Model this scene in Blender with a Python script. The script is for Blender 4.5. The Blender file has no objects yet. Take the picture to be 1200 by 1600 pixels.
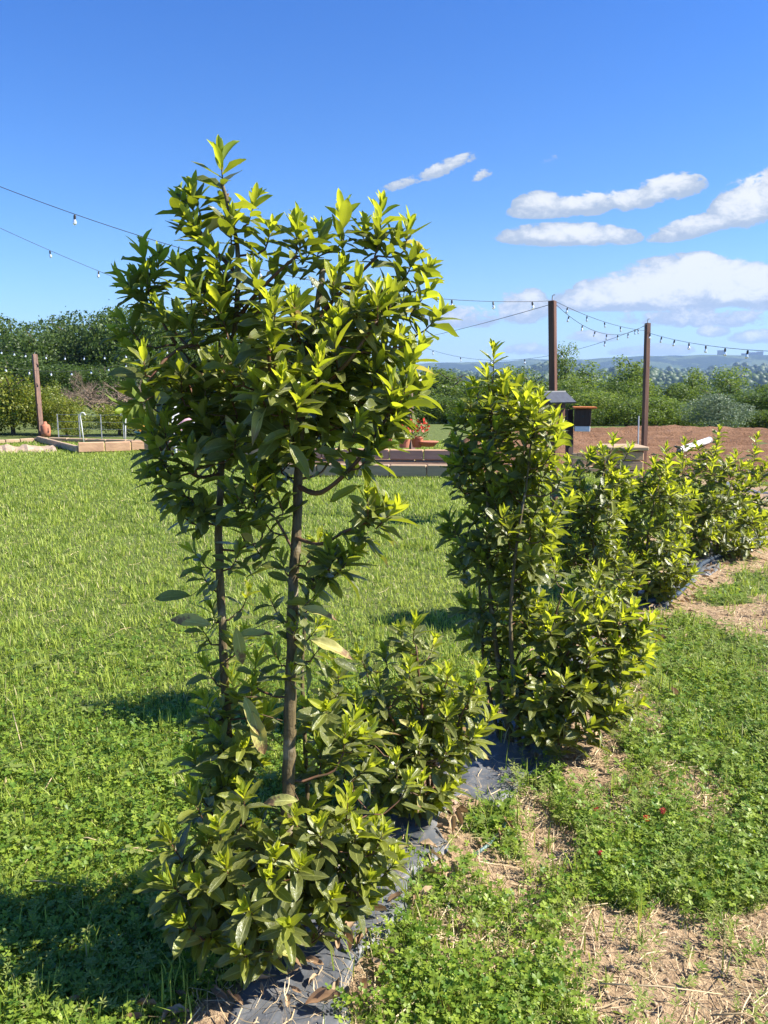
import bpy, math, random
import numpy as np
from mathutils import Vector, Matrix, noise
from mathutils.bvhtree import BVHTree

SC = bpy.context.scene
COL = SC.collection
R = math.radians
rng = np.random.default_rng(7)
random.seed(7)

# ------------------------------------------------------------------ camera
CAM_H, PITCH = 1.45, R(10.0)
cam_d = bpy.data.cameras.new('camera')
cam = bpy.data.objects.new('camera', cam_d)
COL.objects.link(cam)
cam.location = (0, 0, CAM_H)
cam.rotation_euler = (R(90) - PITCH, 0, 0)
cam_d.sensor_fit = 'HORIZONTAL'
cam_d.sensor_width = 36
cam_d.lens = 36
cam_d.clip_start = 0.05
cam_d.clip_end = 20000
SC.camera = cam

# ------------------------------------------------------------------ light
SUN_EL, SUN_AZ = 41.0, 94.0            # azimuth clockwise from +Y (the view)
SKY_STRENGTH, SUN_STRENGTH, EXPOSURE = 0.058, 5.0, 1.32
SC.view_settings.view_transform = 'Standard'
SC.view_settings.look = 'None'
SC.view_settings.exposure = EXPOSURE
SC.view_settings.gamma = 1
SC.view_settings.use_curve_mapping = False
sun_d = bpy.data.lights.new('sun', 'SUN')
sun_d.energy = SUN_STRENGTH
sun_d.angle = R(0.5)
sun_d.color = (1.0, 0.945, 0.84)
sun = bpy.data.objects.new('sun', sun_d)
COL.objects.link(sun)
sdir = Vector((math.sin(R(SUN_AZ)) * math.cos(R(SUN_EL)), math.cos(R(SUN_AZ)) * math.cos(R(SUN_EL)), math.sin(R(SUN_EL))))
sun.rotation_euler = sdir.to_track_quat('Z', 'Y').to_euler()

SC.render.engine = 'CYCLES'
SC.cycles.max_bounces = 7
SC.cycles.diffuse_bounces = 3
SC.cycles.glossy_bounces = 2
SC.cycles.transmission_bounces = 4
SC.cycles.transparent_max_bounces = 6
SC.cycles.volume_bounces = 0
SC.cycles.use_denoising = True


# ------------------------------------------------------------------ pixel helpers (used to find real places)
def ray(px, py):
    u = (800 - py) / 1200
    return Vector(((px - 600) / 1200, math.cos(PITCH) + math.sin(PITCH) * u, -math.sin(PITCH) + math.cos(PITCH) * u))


def P(px, py, t):
    return Vector((0, 0, CAM_H)) + ray(px, py) * t


def G(px, py, z=0.0):
    d = ray(px, py)
    return Vector((0, 0, CAM_H)) + d * ((z - CAM_H) / d.z)


def proj(v):
    x, y, z = v[0], v[1], v[2] - CAM_H
    f = y * math.cos(PITCH) - z * math.sin(PITCH)
    u = y * math.sin(PITCH) + z * math.cos(PITCH)
    return 600 + 1200 * x / f, 800 - 1200 * u / f, f


# ------------------------------------------------------------------ node helpers
class NT:
    def __init__(s, tree):
        s.t = tree
        s.n = tree.nodes
        s.l = tree.links

    def node(s, typ, **kw):
        nd = s.n.new(typ)
        for k, v in kw.items():
            if k.startswith('i_'):
                key = k[2:]
                key = int(key) if key.isdigit() else key.replace('_', ' ')
                s.put(nd.inputs[key], v)
            else:
                setattr(nd, k, v)
        return nd

    def put(s, sock, v):
        if isinstance(v, bpy.types.NodeSocket):
            s.l.new(v, sock)
        elif isinstance(v, bpy.types.Node):
            s.l.new(v.outputs[0], sock)
        else:
            sock.default_value = v

    def math(s, op, a, b=None, c=None, clamp=False):
        nd = s.n.new('ShaderNodeMath')
        nd.operation = op
        nd.use_clamp = clamp
        s.put(nd.inputs[0], a)
        if b is not None:
            s.put(nd.inputs[1], b)
        if c is not None:
            s.put(nd.inputs[2], c)
        return nd.outputs[0]

    def mix(s, f, a, b):
        nd = s.n.new('ShaderNodeMix')
        nd.data_type = 'RGBA'
        s.put(nd.inputs[0], f)
        s.put(nd.inputs[6], col(a))
        s.put(nd.inputs[7], col(b))
        return nd.outputs[2]

    def noise(s, vec, scale, detail=3, rough=.5, dist=0):
        nd = s.n.new('ShaderNodeTexNoise')
        if vec is not None:
            s.put(nd.inputs['Vector'], vec)
        nd.inputs['Scale'].default_value = scale
        nd.inputs['Detail'].default_value = detail
        nd.inputs['Roughness'].default_value = rough
        nd.inputs['Distortion'].default_value = dist
        return nd.outputs[0]

    def smooth(s, v, a, b):
        nd = s.n.new('ShaderNodeMapRange')
        nd.interpolation_type = 'SMOOTHSTEP'
        s.put(nd.inputs[0], v)
        s.put(nd.inputs[1], a)
        s.put(nd.inputs[2], b)
        return nd.outputs[0]


def col(c):
    if isinstance(c, tuple) and len(c) == 3:
        return (*c, 1.0)
    return c


# ------------------------------------------------------------------ world: blue sky with fair weather cumulus
world = bpy.data.worlds.new('World')
SC.world = world
world.use_nodes = True
w = NT(world.node_tree)
w.n.clear()
sky = w.node('ShaderNodeTexSky', sky_type='NISHITA')
sky.sun_disc = False
sky.sun_elevation = R(SUN_EL)
sky.sun_rotation = R(SUN_AZ)
sky.altitude = 300
sky.air_density = 1.0
sky.dust_density = 0.25
sky.ozone_density = 2.6
tc = w.node('ShaderNodeTexCoord')
sep = w.node('ShaderNodeSeparateXYZ', i_0=tc.outputs['Generated'])
yy = w.math('MAXIMUM', sep.outputs[1], 0.05)
ca = w.math('DIVIDE', sep.outputs[0], yy)
cb = w.math('DIVIDE', sep.outputs[2], yy)
front = w.smooth(sep.outputs[1], 0.15, 0.4)
cv = w.node('ShaderNodeCombineXYZ', i_0=ca, i_1=w.math('MULTIPLY', cb, 1.7))
n_big = w.noise(cv, 9, 7, .62, .3)
n_fine = w.noise(cv, 38, 8, .68, .25)
nz = w.math('ADD', w.math('MULTIPLY', n_big, .55), w.math('MULTIPLY', n_fine, .45))


def sky_ab(px, py):
    d = ray(px, py)
    return d.x / d.y, d.z / d.y


# px, py, half width, half height up, half height down, strength, tilt
CLOUDS = [(1095, 458, 160, 60, 26, 1.2, 0), (1005, 468, 120, 44, 20, 1.15, 0), (1195, 456, 100, 46, 30, 1.2, 0), (925, 474, 70, 26, 13, .95, 0), (1095, 424, 56, 30, 26, 1.25, 0),
          (1170, 330, 66, 56, 26, 1.0, -.25), (1085, 358, 75, 22, 14, .8, -.2), (1215, 300, 46, 40, 36, .9, 0),
          (935, 318, 140, 22, 17, .85, -.10), (1045, 296, 60, 26, 16, .9, -.1), (850, 322, 50, 24, 18, .85, 0),
          (890, 372, 115, 24, 14, .95, 0), (840, 372, 50, 20, 12, .7, 0),
          (692, 264, 58, 15, 12, .6, -.35), (640, 286, 60, 11, 8, .45, -.25), (750, 276, 22, 12, 8, .45, -.3),
          (818, 488, 48, 40, 22, .75, 0), (730, 498, 70, 26, 16, .60, 0), (925, 530, 46, 15, 9, .6, 0),
          (1115, 520, 30, 13, 8, .65, 0), (1180, 528, 50, 16, 10, .6, 0), (840, 548, 60, 16, 9, .45, 0),
          (1010, 548, 90, 13, 9, .5, 0), (1100, 497, 170, 20, 16, .5, 0), (870, 247, 30, 10, 7, .2, -.3)]
dens = None
shade = None
for (px, py, rx, ru, rd, st, tilt) in CLOUDS:
    a0, b0 = sky_ab(px, py)
    k = 1 / 1200.0
    dx = w.math('SUBTRACT', ca, a0)
    dz = w.math('SUBTRACT', cb, b0)
    dz = w.math('ADD', dz, w.math('MULTIPLY', dx, tilt))
    ex = w.math('DIVIDE', dx, rx * k)
    up = w.math('DIVIDE', w.math('MAXIMUM', dz, 0), ru * k)
    dn = w.math('DIVIDE', w.math('MINIMUM', dz, 0), rd * k)
    ez = w.math('ADD', up, dn)
    r2 = w.math('ADD', w.math('MULTIPLY', ex, ex), w.math('MULTIPLY', ez, ez))
    m = w.math('MULTIPLY', w.math('MAXIMUM', w.math('SUBTRACT', 1.15, r2), 0), st)
    m = w.math('MINIMUM', m, st * 1.05)
    sh = w.math('MULTIPLY', m, w.math('ADD', w.math('MULTIPLY', ez, .5), .5))
    dens = m if dens is None else w.math('MAXIMUM', dens, m)
    shade = sh if shade is None else w.math('MAXIMUM', shade, sh)
cov = w.math('ADD', dens, w.math('MULTIPLY', w.math('SUBTRACT', nz, .5), 3.6))
cov = w.math('MULTIPLY', cov, w.smooth(dens, 0.0, .25))
cov = w.smooth(cov, .14, .42)
cov = w.math('MULTIPLY', cov, front)
litn = w.math('ADD', shade, w.math('MULTIPLY', w.math('SUBTRACT', n_fine, .5), 1.5))
lit = w.smooth(litn, .10, .72)
ccol = w.mix(lit, (3.1, 3.8, 4.9), (6.6, 6.75, 6.9))
# thin veil close to the horizon
veil = w.math('MULTIPLY', w.smooth(cb, .22, -.02), .42)
veil = w.math('MULTIPLY', veil, w.smooth(sep.outputs[0], -.9, .35))
hs = w.node('ShaderNodeHueSaturation', i_Saturation=1.15, i_Value=1.0, i_Color=sky.outputs[0])
tint = w.node('ShaderNodeMix', data_type='RGBA', blend_type='MULTIPLY')
tint.inputs[0].default_value = 1
w.put(tint.inputs[6], hs.outputs[0])
w.put(tint.inputs[7], w.mix(w.smooth(cb, .0, .55), (.80, 1.06, 1.36), (.45, .87, 1.48)))
base = w.mix(veil, tint.outputs[2], (3.7, 4.9, 6.3))
final = w.mix(cov, base, ccol)
bg = w.node('ShaderNodeBackground', i_Color=final, i_Strength=SKY_STRENGTH)
wo = w.node('ShaderNodeOutputWorld')
w.l.new(bg.outputs[0], wo.inputs[0])


# ------------------------------------------------------------------ materials
def new_mat(name):
    m = bpy.data.materials.new(name)
    m.use_nodes = True
    t = NT(m.node_tree)
    t.n.clear()
    out = t.node('ShaderNodeOutputMaterial')
    return m, t, out


def simple(name, c1, c2=None, scale=20, rough=.7, bump=.0, stretch=(1, 1, 1), spec=.4, metallic=0, detail=4):
    m, t, out = new_mat(name)
    tcn = t.node('ShaderNodeTexCoord')
    mp = t.node('ShaderNodeMapping', i_Vector=tcn.outputs['Object'])
    mp.inputs['Scale'].default_value = stretch
    n = t.noise(mp.outputs[0], scale, detail, .6)
    c = t.mix(t.smooth(n, .3, .7), c1, c2 or tuple(x * .7 for x in c1))
    b = t.node('ShaderNodeBsdfPrincipled', i_Base_Color=c, i_Roughness=rough, i_Metallic=metallic)
    b.inputs['Specular IOR Level'].default_value = spec
    if bump:
        bp = t.node('ShaderNodeBump', i_Height=n, i_Strength=bump, i_Distance=.02)
        t.l.new(bp.outputs[0], b.inputs['Normal'])
    t.l.new(b.outputs[0], out.inputs[0])
    return m


def rnd_value(t):
    at = t.node('ShaderNodeAttribute', attribute_name='rnd')
    oi = t.node('ShaderNodeObjectInfo')
    return t.math('FRACT', t.math('ADD', at.outputs['Fac'], oi.outputs['Random']))


def plant_mat(name, c1, c2, tr1, tr2, trans=.4, rough=.5, spec=.4, vein=False, under=None, spots=None, dead=None, spot_t=.56):
    """a leaf surface: diffuse and gloss on top, light passing through from behind"""
    m, t, out = new_mat(name)
    r = rnd_value(t)
    c = t.mix(r, c1, c2)
    tr = t.mix(r, tr1, tr2)
    nrm = None
    if dead:
        fd = t.smooth(r, .94, .965)
        c = t.mix(fd, c, dead)
        tr = t.mix(fd, tr, dead)
    if vein:
        uv = t.node('ShaderNodeUVMap')
        s = t.node('ShaderNodeSeparateXYZ', i_0=uv.outputs[0])
        ax = t.math('ABSOLUTE', t.math('SUBTRACT', s.outputs[0], .5))
        rib = t.smooth(ax, .045, .015)
        diag = t.math('SUBTRACT', t.math('MULTIPLY', s.outputs[1], 11), t.math('MULTIPLY', ax, 9))
        lat = t.math('PINGPONG', diag, .5)
        latm = t.math('MULTIPLY', t.smooth(lat, .08, .0), .45)
        vm = t.math('MAXIMUM', rib, latm)
        vm = t.math('MULTIPLY', vm, .6)
        c = t.mix(vm, c, tuple(min(1, x * 2.1 + .03) for x in c2))
        tr = t.mix(t.math('MULTIPLY', vm, .8), tr, tuple(min(1, x * 1.15 + .02) for x in tr2))
        tcn = t.node('ShaderNodeTexCoord')
        mot = t.noise(tcn.outputs['Object'], 5, 3, .6)
        c = t.mix(t.math('MULTIPLY', t.smooth(mot, .35, .75), .35), c, tuple(x * .55 for x in c1))
        edge = t.smooth(ax, .44, .5)
        c = t.mix(t.math('MULTIPLY', edge, .5), c, tuple(min(1, x * 1.8 + .03) for x in c2))
        if spots:
            n2 = t.noise(tcn.outputs['Object'], 2.3, 4, .7)
            f = t.smooth(t.math('ADD', n2, t.math('MULTIPLY', s.outputs[1], .25)), spot_t, spot_t + .12)
            c = t.mix(f, c, spots)
            tr = t.mix(f, tr, spots)
        bp = t.node('ShaderNodeBump', i_Height=t.math('ADD', vm, t.math('MULTIPLY', mot, .6)), i_Strength=.35, i_Distance=.02)
        nrm = bp.outputs[0]
    if under:
        geo = t.node('ShaderNodeNewGeometry')
        c = t.mix(geo.outputs['Backfacing'], c, under)
    b = t.node('ShaderNodeBsdfPrincipled', i_Base_Color=c, i_Roughness=rough)
    b.inputs['Specular IOR Level'].default_value = spec
    if nrm:
        t.l.new(nrm, b.inputs['Normal'])
    tl = t.node('ShaderNodeBsdfTranslucent', i_Color=tr)
    mx = t.node('ShaderNodeMixShader', i_0=trans)
    t.l.new(b.outputs[0], mx.inputs[1])
    t.l.new(tl.outputs[0], mx.inputs[2])
    t.l.new(mx.outputs[0], out.inputs[0])
    return m


M = {}
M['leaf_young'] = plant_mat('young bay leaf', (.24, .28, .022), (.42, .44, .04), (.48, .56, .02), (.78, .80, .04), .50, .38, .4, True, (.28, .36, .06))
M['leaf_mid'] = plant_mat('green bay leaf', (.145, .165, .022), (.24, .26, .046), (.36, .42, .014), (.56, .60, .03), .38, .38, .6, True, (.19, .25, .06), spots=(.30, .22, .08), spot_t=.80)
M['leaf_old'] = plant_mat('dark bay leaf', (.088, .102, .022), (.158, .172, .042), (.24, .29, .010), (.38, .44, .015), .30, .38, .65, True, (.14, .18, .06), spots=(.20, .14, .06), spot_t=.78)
M['leaf_sick'] = plant_mat('yellowed bay leaf', (.42, .42, .12), (.55, .48, .16), (.62, .56, .08), (.7, .58, .12), .35, .5, .3, True, (.50, .46, .18), spots=(.30, .18, .09), spot_t=.66)
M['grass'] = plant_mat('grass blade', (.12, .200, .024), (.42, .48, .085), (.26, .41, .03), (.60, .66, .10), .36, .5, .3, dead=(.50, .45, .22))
M['clover'] = plant_mat('clover leaf', (.070, .150, .016), (.30, .38, .045), (.20, .38, .012), (.52, .62, .035), .34, .45, .35)
M['weed'] = plant_mat('weed leaf', (.14, .22, .03), (.28, .32, .09), (.32, .46, .05), (.46, .52, .10), .35, .6, .25)
M['straw'] = plant_mat('dry straw', (.42, .30, .16), (.68, .54, .33), (.35, .25, .12), (.5, .38, .2), .12, .6, .3)
M['dryleaf'] = plant_mat('dry leaf', (.26, .15, .08), (.45, .32, .19), (.4, .25, .12), (.45, .3, .15), .15, .6, .3)
M['tree_dark'] = plant_mat('dark tree foliage', (.036, .066, .014), (.085, .130, .024), (.09, .17, .018), (.20, .30, .03), .3, .5, .3)
M['tree_mid'] = plant_mat('mid green tree foliage', (.046, .082, .014), (.112, .160, .026), (.14, .23, .018), (.28, .38, .035), .33, .5, .3)
M['tree_pale'] = plant_mat('pale green tree foliage', (.09, .14, .025), (.17, .22, .045), (.22, .34, .03), (.38, .48, .05), .35, .5, .3)
M['olive'] = plant_mat('grey green foliage', (.12, .17, .10), (.20, .25, .15), (.2, .28, .12), (.28, .34, .18), .25, .5, .3)
M['hedge'] = plant_mat('yellow green hedge foliage', (.08, .13, .014), (.24, .25, .03), (.22, .3, .02), (.5, .5, .04), .35, .45, .4)
M['redflower'] = plant_mat('red petals', (.55, .03, .02), (.7, .10, .04), (.6, .05, .02), (.7, .1, .05), .3, .5, .3)
M['orangeflower'] = plant_mat('orange petals', (.80, .28, .02), (.85, .42, .03), (.8, .3, .02), (.8, .4, .02), .3, .5, .3)
M['crimson'] = plant_mat('crimson petals', (.30, .01, .03), (.45, .03, .05), (.4, .02, .03), (.5, .03, .04), .2, .5, .3)


def bark_mat(name, c1, c2, c3):
    m, t, out = new_mat(name)
    tcn = t.node('ShaderNodeTexCoord')
    mp = t.node('ShaderNodeMapping', i_Vector=tcn.outputs['Object'])
    mp.inputs['Scale'].default_value = (1, 1, .18)
    n = t.noise(mp.outputs[0], 130, 5, .65, .4)
    n2 = t.noise(tcn.outputs['Object'], 16, 4, .6)
    mp2 = t.node('ShaderNodeMapping', i_Vector=tcn.outputs['Object'])
    mp2.inputs['Scale'].default_value = (.4, .4, 1)
    ring = t.noise(mp2.outputs[0], 60, 2, .6)
    c = t.mix(t.smooth(n, .35, .65), c1, c2)
    c = t.mix(t.math('MULTIPLY', t.smooth(n2, .52, .7), .7), c, c3)
    c = t.mix(t.math('MULTIPLY', t.smooth(ring, .6, .75), .5), c, tuple(x * .5 for x in c1))
    b = t.node('ShaderNodeBsdfPrincipled', i_Base_Color=c, i_Roughness=.75)
    bp = t.node('ShaderNodeBump', i_Height=t.math('ADD', n, ring), i_Strength=.7, i_Distance=.004)
    t.l.new(bp.outputs[0], b.inputs['Normal'])
    t.l.new(b.outputs[0], out.inputs[0])
    return m


M['bark'] = bark_mat('bay bark', (.075, .052, .020), (.145, .105, .042), (.32, .27, .18))
M['twig'] = simple('reddish twig bark', (.16, .065, .035), (.10, .07, .03), 60, .6)
M['treebark'] = simple('tree bark', (.12, .09, .06), (.06, .045, .03), 4, .9)
M['deadwood'] = simple('bare pale twigs', (.30, .22, .16), (.17, .12, .08), 8, .9)
M['post'] = simple('brown stained timber', (.175, .080, .042), (.085, .036, .020), 18, .55, .3, (1, 1, .06))
M['post_dark'] = simple('dark brown timber', (.055, .032, .022), (.035, .02, .014), 18, .7, .3, (1, 1, .06))
M['sleeper'] = simple('new orange timber', (.62, .38, .22), (.46, .27, .16), 12, .75, .4, (.08, 1, 1))
M['sleeper_old'] = simple('weathered timber', (.48, .34, .21), (.36, .25, .15), 12, .8, .4, (.08, 1, 1))
M['film'] = None
M['black'] = simple('black rubber', (.02, .02, .022), (.035, .035, .04), 30, .5)
M['blue_hose'] = simple('grey blue hose', (.05, .07, .10), (.035, .05, .07), 20, .4)
M['terracotta'] = simple('terracotta', (.48, .18, .10), (.38, .14, .08), 10, .8)
M['teal'] = simple('teal glazed bowl', (.06, .16, .17), (.04, .11, .13), 10, .3)
M['white'] = simple('white paint', (.78, .78, .76), (.70, .70, .68), 6, .5)
M['pink'] = simple('pale pink cloth', (.75, .45, .48), (.7, .38, .42), 9, .8)
M['grey_metal'] = simple('galvanised metal', (.42, .43, .44), (.33, .34, .35), 8, .4, spec=.5)
M['roofdark'] = simple('dark slate roof', (.06, .07, .09), (.04, .045, .06), 20, .6)
M['rust'] = simple('orange rust lid', (.55, .17, .03), (.40, .11, .02), 20, .7)
M['soil'] = simple('dark soil', (.16, .095, .06), (.10, .06, .04), 6, .95, .5)
M['stone'] = simple('reddish stone chip', (.42, .24, .17), (.34, .27, .22), 12, .8, .4)
M['concrete'] = simple('far pale wall', (.06, .055, .06), (.05, .045, .05), .1, .9)
M['tile'] = simple('far roof', (.30, .18, .14), (.22, .14, .12), .1, .9)


def glass_mat():
    m, t, out = new_mat('clear bulb glass')
    b = t.node('ShaderNodeBsdfPrincipled', i_Base_Color=(.9, .92, .95, 1), i_Roughness=.05)
    b.inputs['Transmission Weight'].default_value = .55
    b.inputs['IOR'].default_value = 1.45
    t.l.new(b.outputs[0], out.inputs[0])
    return m


M['glass'] = glass_mat()


def film_mat():
    m, t, out = new_mat('grey weed barrier film')
    tcn = t.node('ShaderNodeTexCoord')
    n = t.noise(tcn.outputs['Object'], 5, 6, .65)
    n2 = t.noise(tcn.outputs['Object'], 45, 5, .6)
    mp = t.node('ShaderNodeMapping', i_Vector=tcn.outputs['Object'])
    mp.inputs['Rotation'].default_value = (0, 0, .8)
    mp.inputs['Scale'].default_value = (1, .15, 1)
    n3 = t.noise(mp.outputs[0], 60, 4, .7, 1)
    c = t.mix(t.smooth(n, .35, .7), (.085, .092, .104), (.150, .155, .162))
    c = t.mix(t.math('MULTIPLY', t.smooth(n2, .5, .75), .55), c, (.33, .26, .19))
    c = t.mix(t.math('MULTIPLY', t.smooth(n3, .62, .75), .5), c, (.4, .42, .45))
    b = t.node('ShaderNodeBsdfPrincipled', i_Base_Color=c, i_Roughness=.48)
    bp = t.node('ShaderNodeBump', i_Height=t.math('ADD', n2, n3), i_Strength=.22, i_Distance=.004)
    t.l.new(bp.outputs[0], b.inputs['Normal'])
    t.l.new(b.outputs[0], out.inputs[0])
    return m


M['film'] = film_mat()


def ground_mat():
    m, t, out = new_mat('earth and turf')
    tcn = t.node('ShaderNodeTexCoord')
    pos = tcn.outputs['Object']
    at = t.node('ShaderNodeAttribute', attribute_name='soil').outputs['Fac']
    n = t.noise(pos, 3.2, 6, .62)
    nf = t.noise(pos, 42, 5, .68)
    vo = t.node('ShaderNodeTexVoronoi', i_Vector=pos)
    vo.inputs['Scale'].default_value = 75
    soil = t.mix(t.smooth(nf, .3, .72), (.22, .145, .085), (.48, .34, .205))
    soil = t.mix(t.math('MULTIPLY', t.smooth(vo.outputs['Distance'], .25, .05), .3), soil, (.60, .46, .32))
    turf = t.mix(t.smooth(nf, .35, .7), (.07, .10, .025), (.17, .20, .055))
    turf = t.mix(t.math('MULTIPLY', t.smooth(n, .5, .75), .5), turf, (.20, .19, .08))
    a2 = t.smooth(t.math('ADD', at, t.math('MULTIPLY', t.math('SUBTRACT', nf, .5), .7)), .35, .65)
    c = t.mix(a2, turf, soil)
    b = t.node('ShaderNodeBsdfPrincipled', i_Base_Color=c, i_Roughness=.95)
    b.inputs['Specular IOR Level'].default_value = .15
    hgt = t.math('ADD', t.math('MULTIPLY', nf, 1.0), t.math('MULTIPLY', n, .5))
    bp = t.node('ShaderNodeBump', i_Height=hgt, i_Strength=.9, i_Distance=.02)
    t.l.new(bp.outputs[0], b.inputs['Normal'])
    t.l.new(b.outputs[0], out.inputs[0])
    return m


def field_mat():
    m, t, out = new_mat('tilled red brown earth')
    tcn = t.node('ShaderNodeTexCoord')
    pos = tcn.outputs['Object']
    mp = t.node('ShaderNodeMapping', i_Vector=pos)
    mp.inputs['Rotation'].default_value = (0, 0, R(12))
    mp.inputs['Scale'].default_value = (.25, 1, 1)
    n = t.noise(mp.outputs[0], 2.2, 5, .65)
    nf = t.noise(pos, 14, 6, .7)
    c = t.mix(t.smooth(n, .3, .7), (.19, .095, .048), (.31, .17, .095))
    c = t.mix(t.math('MULTIPLY', t.smooth(nf, .4, .7), .6), c, (.34, .20, .12))
    b = t.node('ShaderNodeBsdfPrincipled', i_Base_Color=c, i_Roughness=.95)
    b.inputs['Specular IOR Level'].default_value = .1
    bp = t.node('ShaderNodeBump', i_Height=t.math('ADD', nf, n), i_Strength=1, i_Distance=.12)
    t.l.new(bp.outputs[0], b.inputs['Normal'])
    t.l.new(b.outputs[0], out.inputs[0])
    return m


def hill_mat():
    m, t, out = new_mat('far fields and woods')
    tcn = t.node('ShaderNodeTexCoord')
    pos = tcn.outputs['Object']
    mp = t.node('ShaderNodeMapping', i_Vector=pos)
    mp.inputs['Scale'].default_value = (1, .45, 0)
    n = t.noise(mp.outputs[0], .006, 5, .6, .4)
    nf = t.noise(pos, .045, 6, .7)
    vo = t.node('ShaderNodeTexVoronoi', i_Vector=mp.outputs[0])
    vo.inputs['Scale'].default_value = .0035
    fieldc = t.mix(vo.outputs['Color'], (.055, .085, .03), (.10, .125, .05))
    woods = t.mix(t.smooth(nf, .35, .65), (.010, .020, .010), (.028, .045, .018))
    f = t.smooth(t.math('ADD', n, t.math('MULTIPLY', t.math('SUBTRACT', nf, .5), .35)), .50, .54)
    c = t.mix(f, woods, fieldc)
    b = t.node('ShaderNodeBsdfPrincipled', i_Base_Color=c, i_Roughness=1)
    b.inputs['Specular IOR Level'].default_value = 0
    bp = t.node('ShaderNodeBump', i_Height=nf, i_Strength=1, i_Distance=8)
    t.l.new(bp.outputs[0], b.inputs['Normal'])
    t.l.new(b.outputs[0], out.inputs[0])
    return m


M['ground'] = ground_mat()
M['field'] = field_mat()
M['hills'] = hill_mat()


# ------------------------------------------------------------------ mesh helpers
def np_mesh(name, verts, tris, mats, mat_idx=None, rnd=None, uv=None, smooth=False):
    me = bpy.data.meshes.new(name)
    v = np.asarray(verts, dtype=np.float32)
    f = np.asarray(tris, dtype=np.int32)
    k = f.shape[1]
    me.vertices.add(len(v))
    me.vertices.foreach_set('co', v.ravel())
    me.loops.add(f.size)
    me.loops.foreach_set('vertex_index', f.ravel())
    me.polygons.add(len(f))
    me.polygons.foreach_set('loop_start', np.arange(0, f.size, k, dtype=np.int32))
    try:
        me.polygons.foreach_set('loop_total', np.full(len(f), k, dtype=np.int32))
    except Exception:
        pass
    if mat_idx is not None:
        me.polygons.foreach_set('material_index', np.asarray(mat_idx, dtype=np.int32))
    for m in (mats if isinstance(mats, (list, tuple)) else [mats]):
        me.materials.append(m)
    if rnd is not None:
        a = me.attributes.new('rnd', 'FLOAT', 'POINT')
        a.data.foreach_set('value', np.asarray(rnd, dtype=np.float32))
    if uv is not None:
        ul = me.uv_layers.new(name='UVMap')
        ul.data.foreach_set('uv', np.asarray(uv, dtype=np.float32)[f.ravel()].ravel())
    me.update(calc_edges=True)
    me.validate()
    if smooth:
        me.polygons.foreach_set('use_smooth', np.ones(len(f), dtype=bool))
    return me


def link(name, me, parent=None, kind=None, loc=None):
    o = bpy.data.objects.new(name, me)
    COL.objects.link(o)
    if parent is not None:
        o.parent = parent
    if kind:
        o['kind'] = kind
    if loc is not None:
        o.location = loc
    return o


def tag(o, label, cat, group=None):
    o['label'] = label
    o['category'] = cat
    if group:
        o['group'] = group
    return o


def thing(name, label, cat, loc=(0, 0, 0), group=None, rz=0):
    o = bpy.data.objects.new(name, None)
    o.empty_display_size = .1
    COL.objects.link(o)
    o.location = loc
    o.rotation_euler = (0, 0, rz)
    return tag(o, label, cat, group)


def copy_tree(o, parent=None):
    c = o.copy()
    COL.objects.link(c)
    c.parent = parent
    for ch in list(o.children):
        copy_tree(ch, c)
    return c


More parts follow.
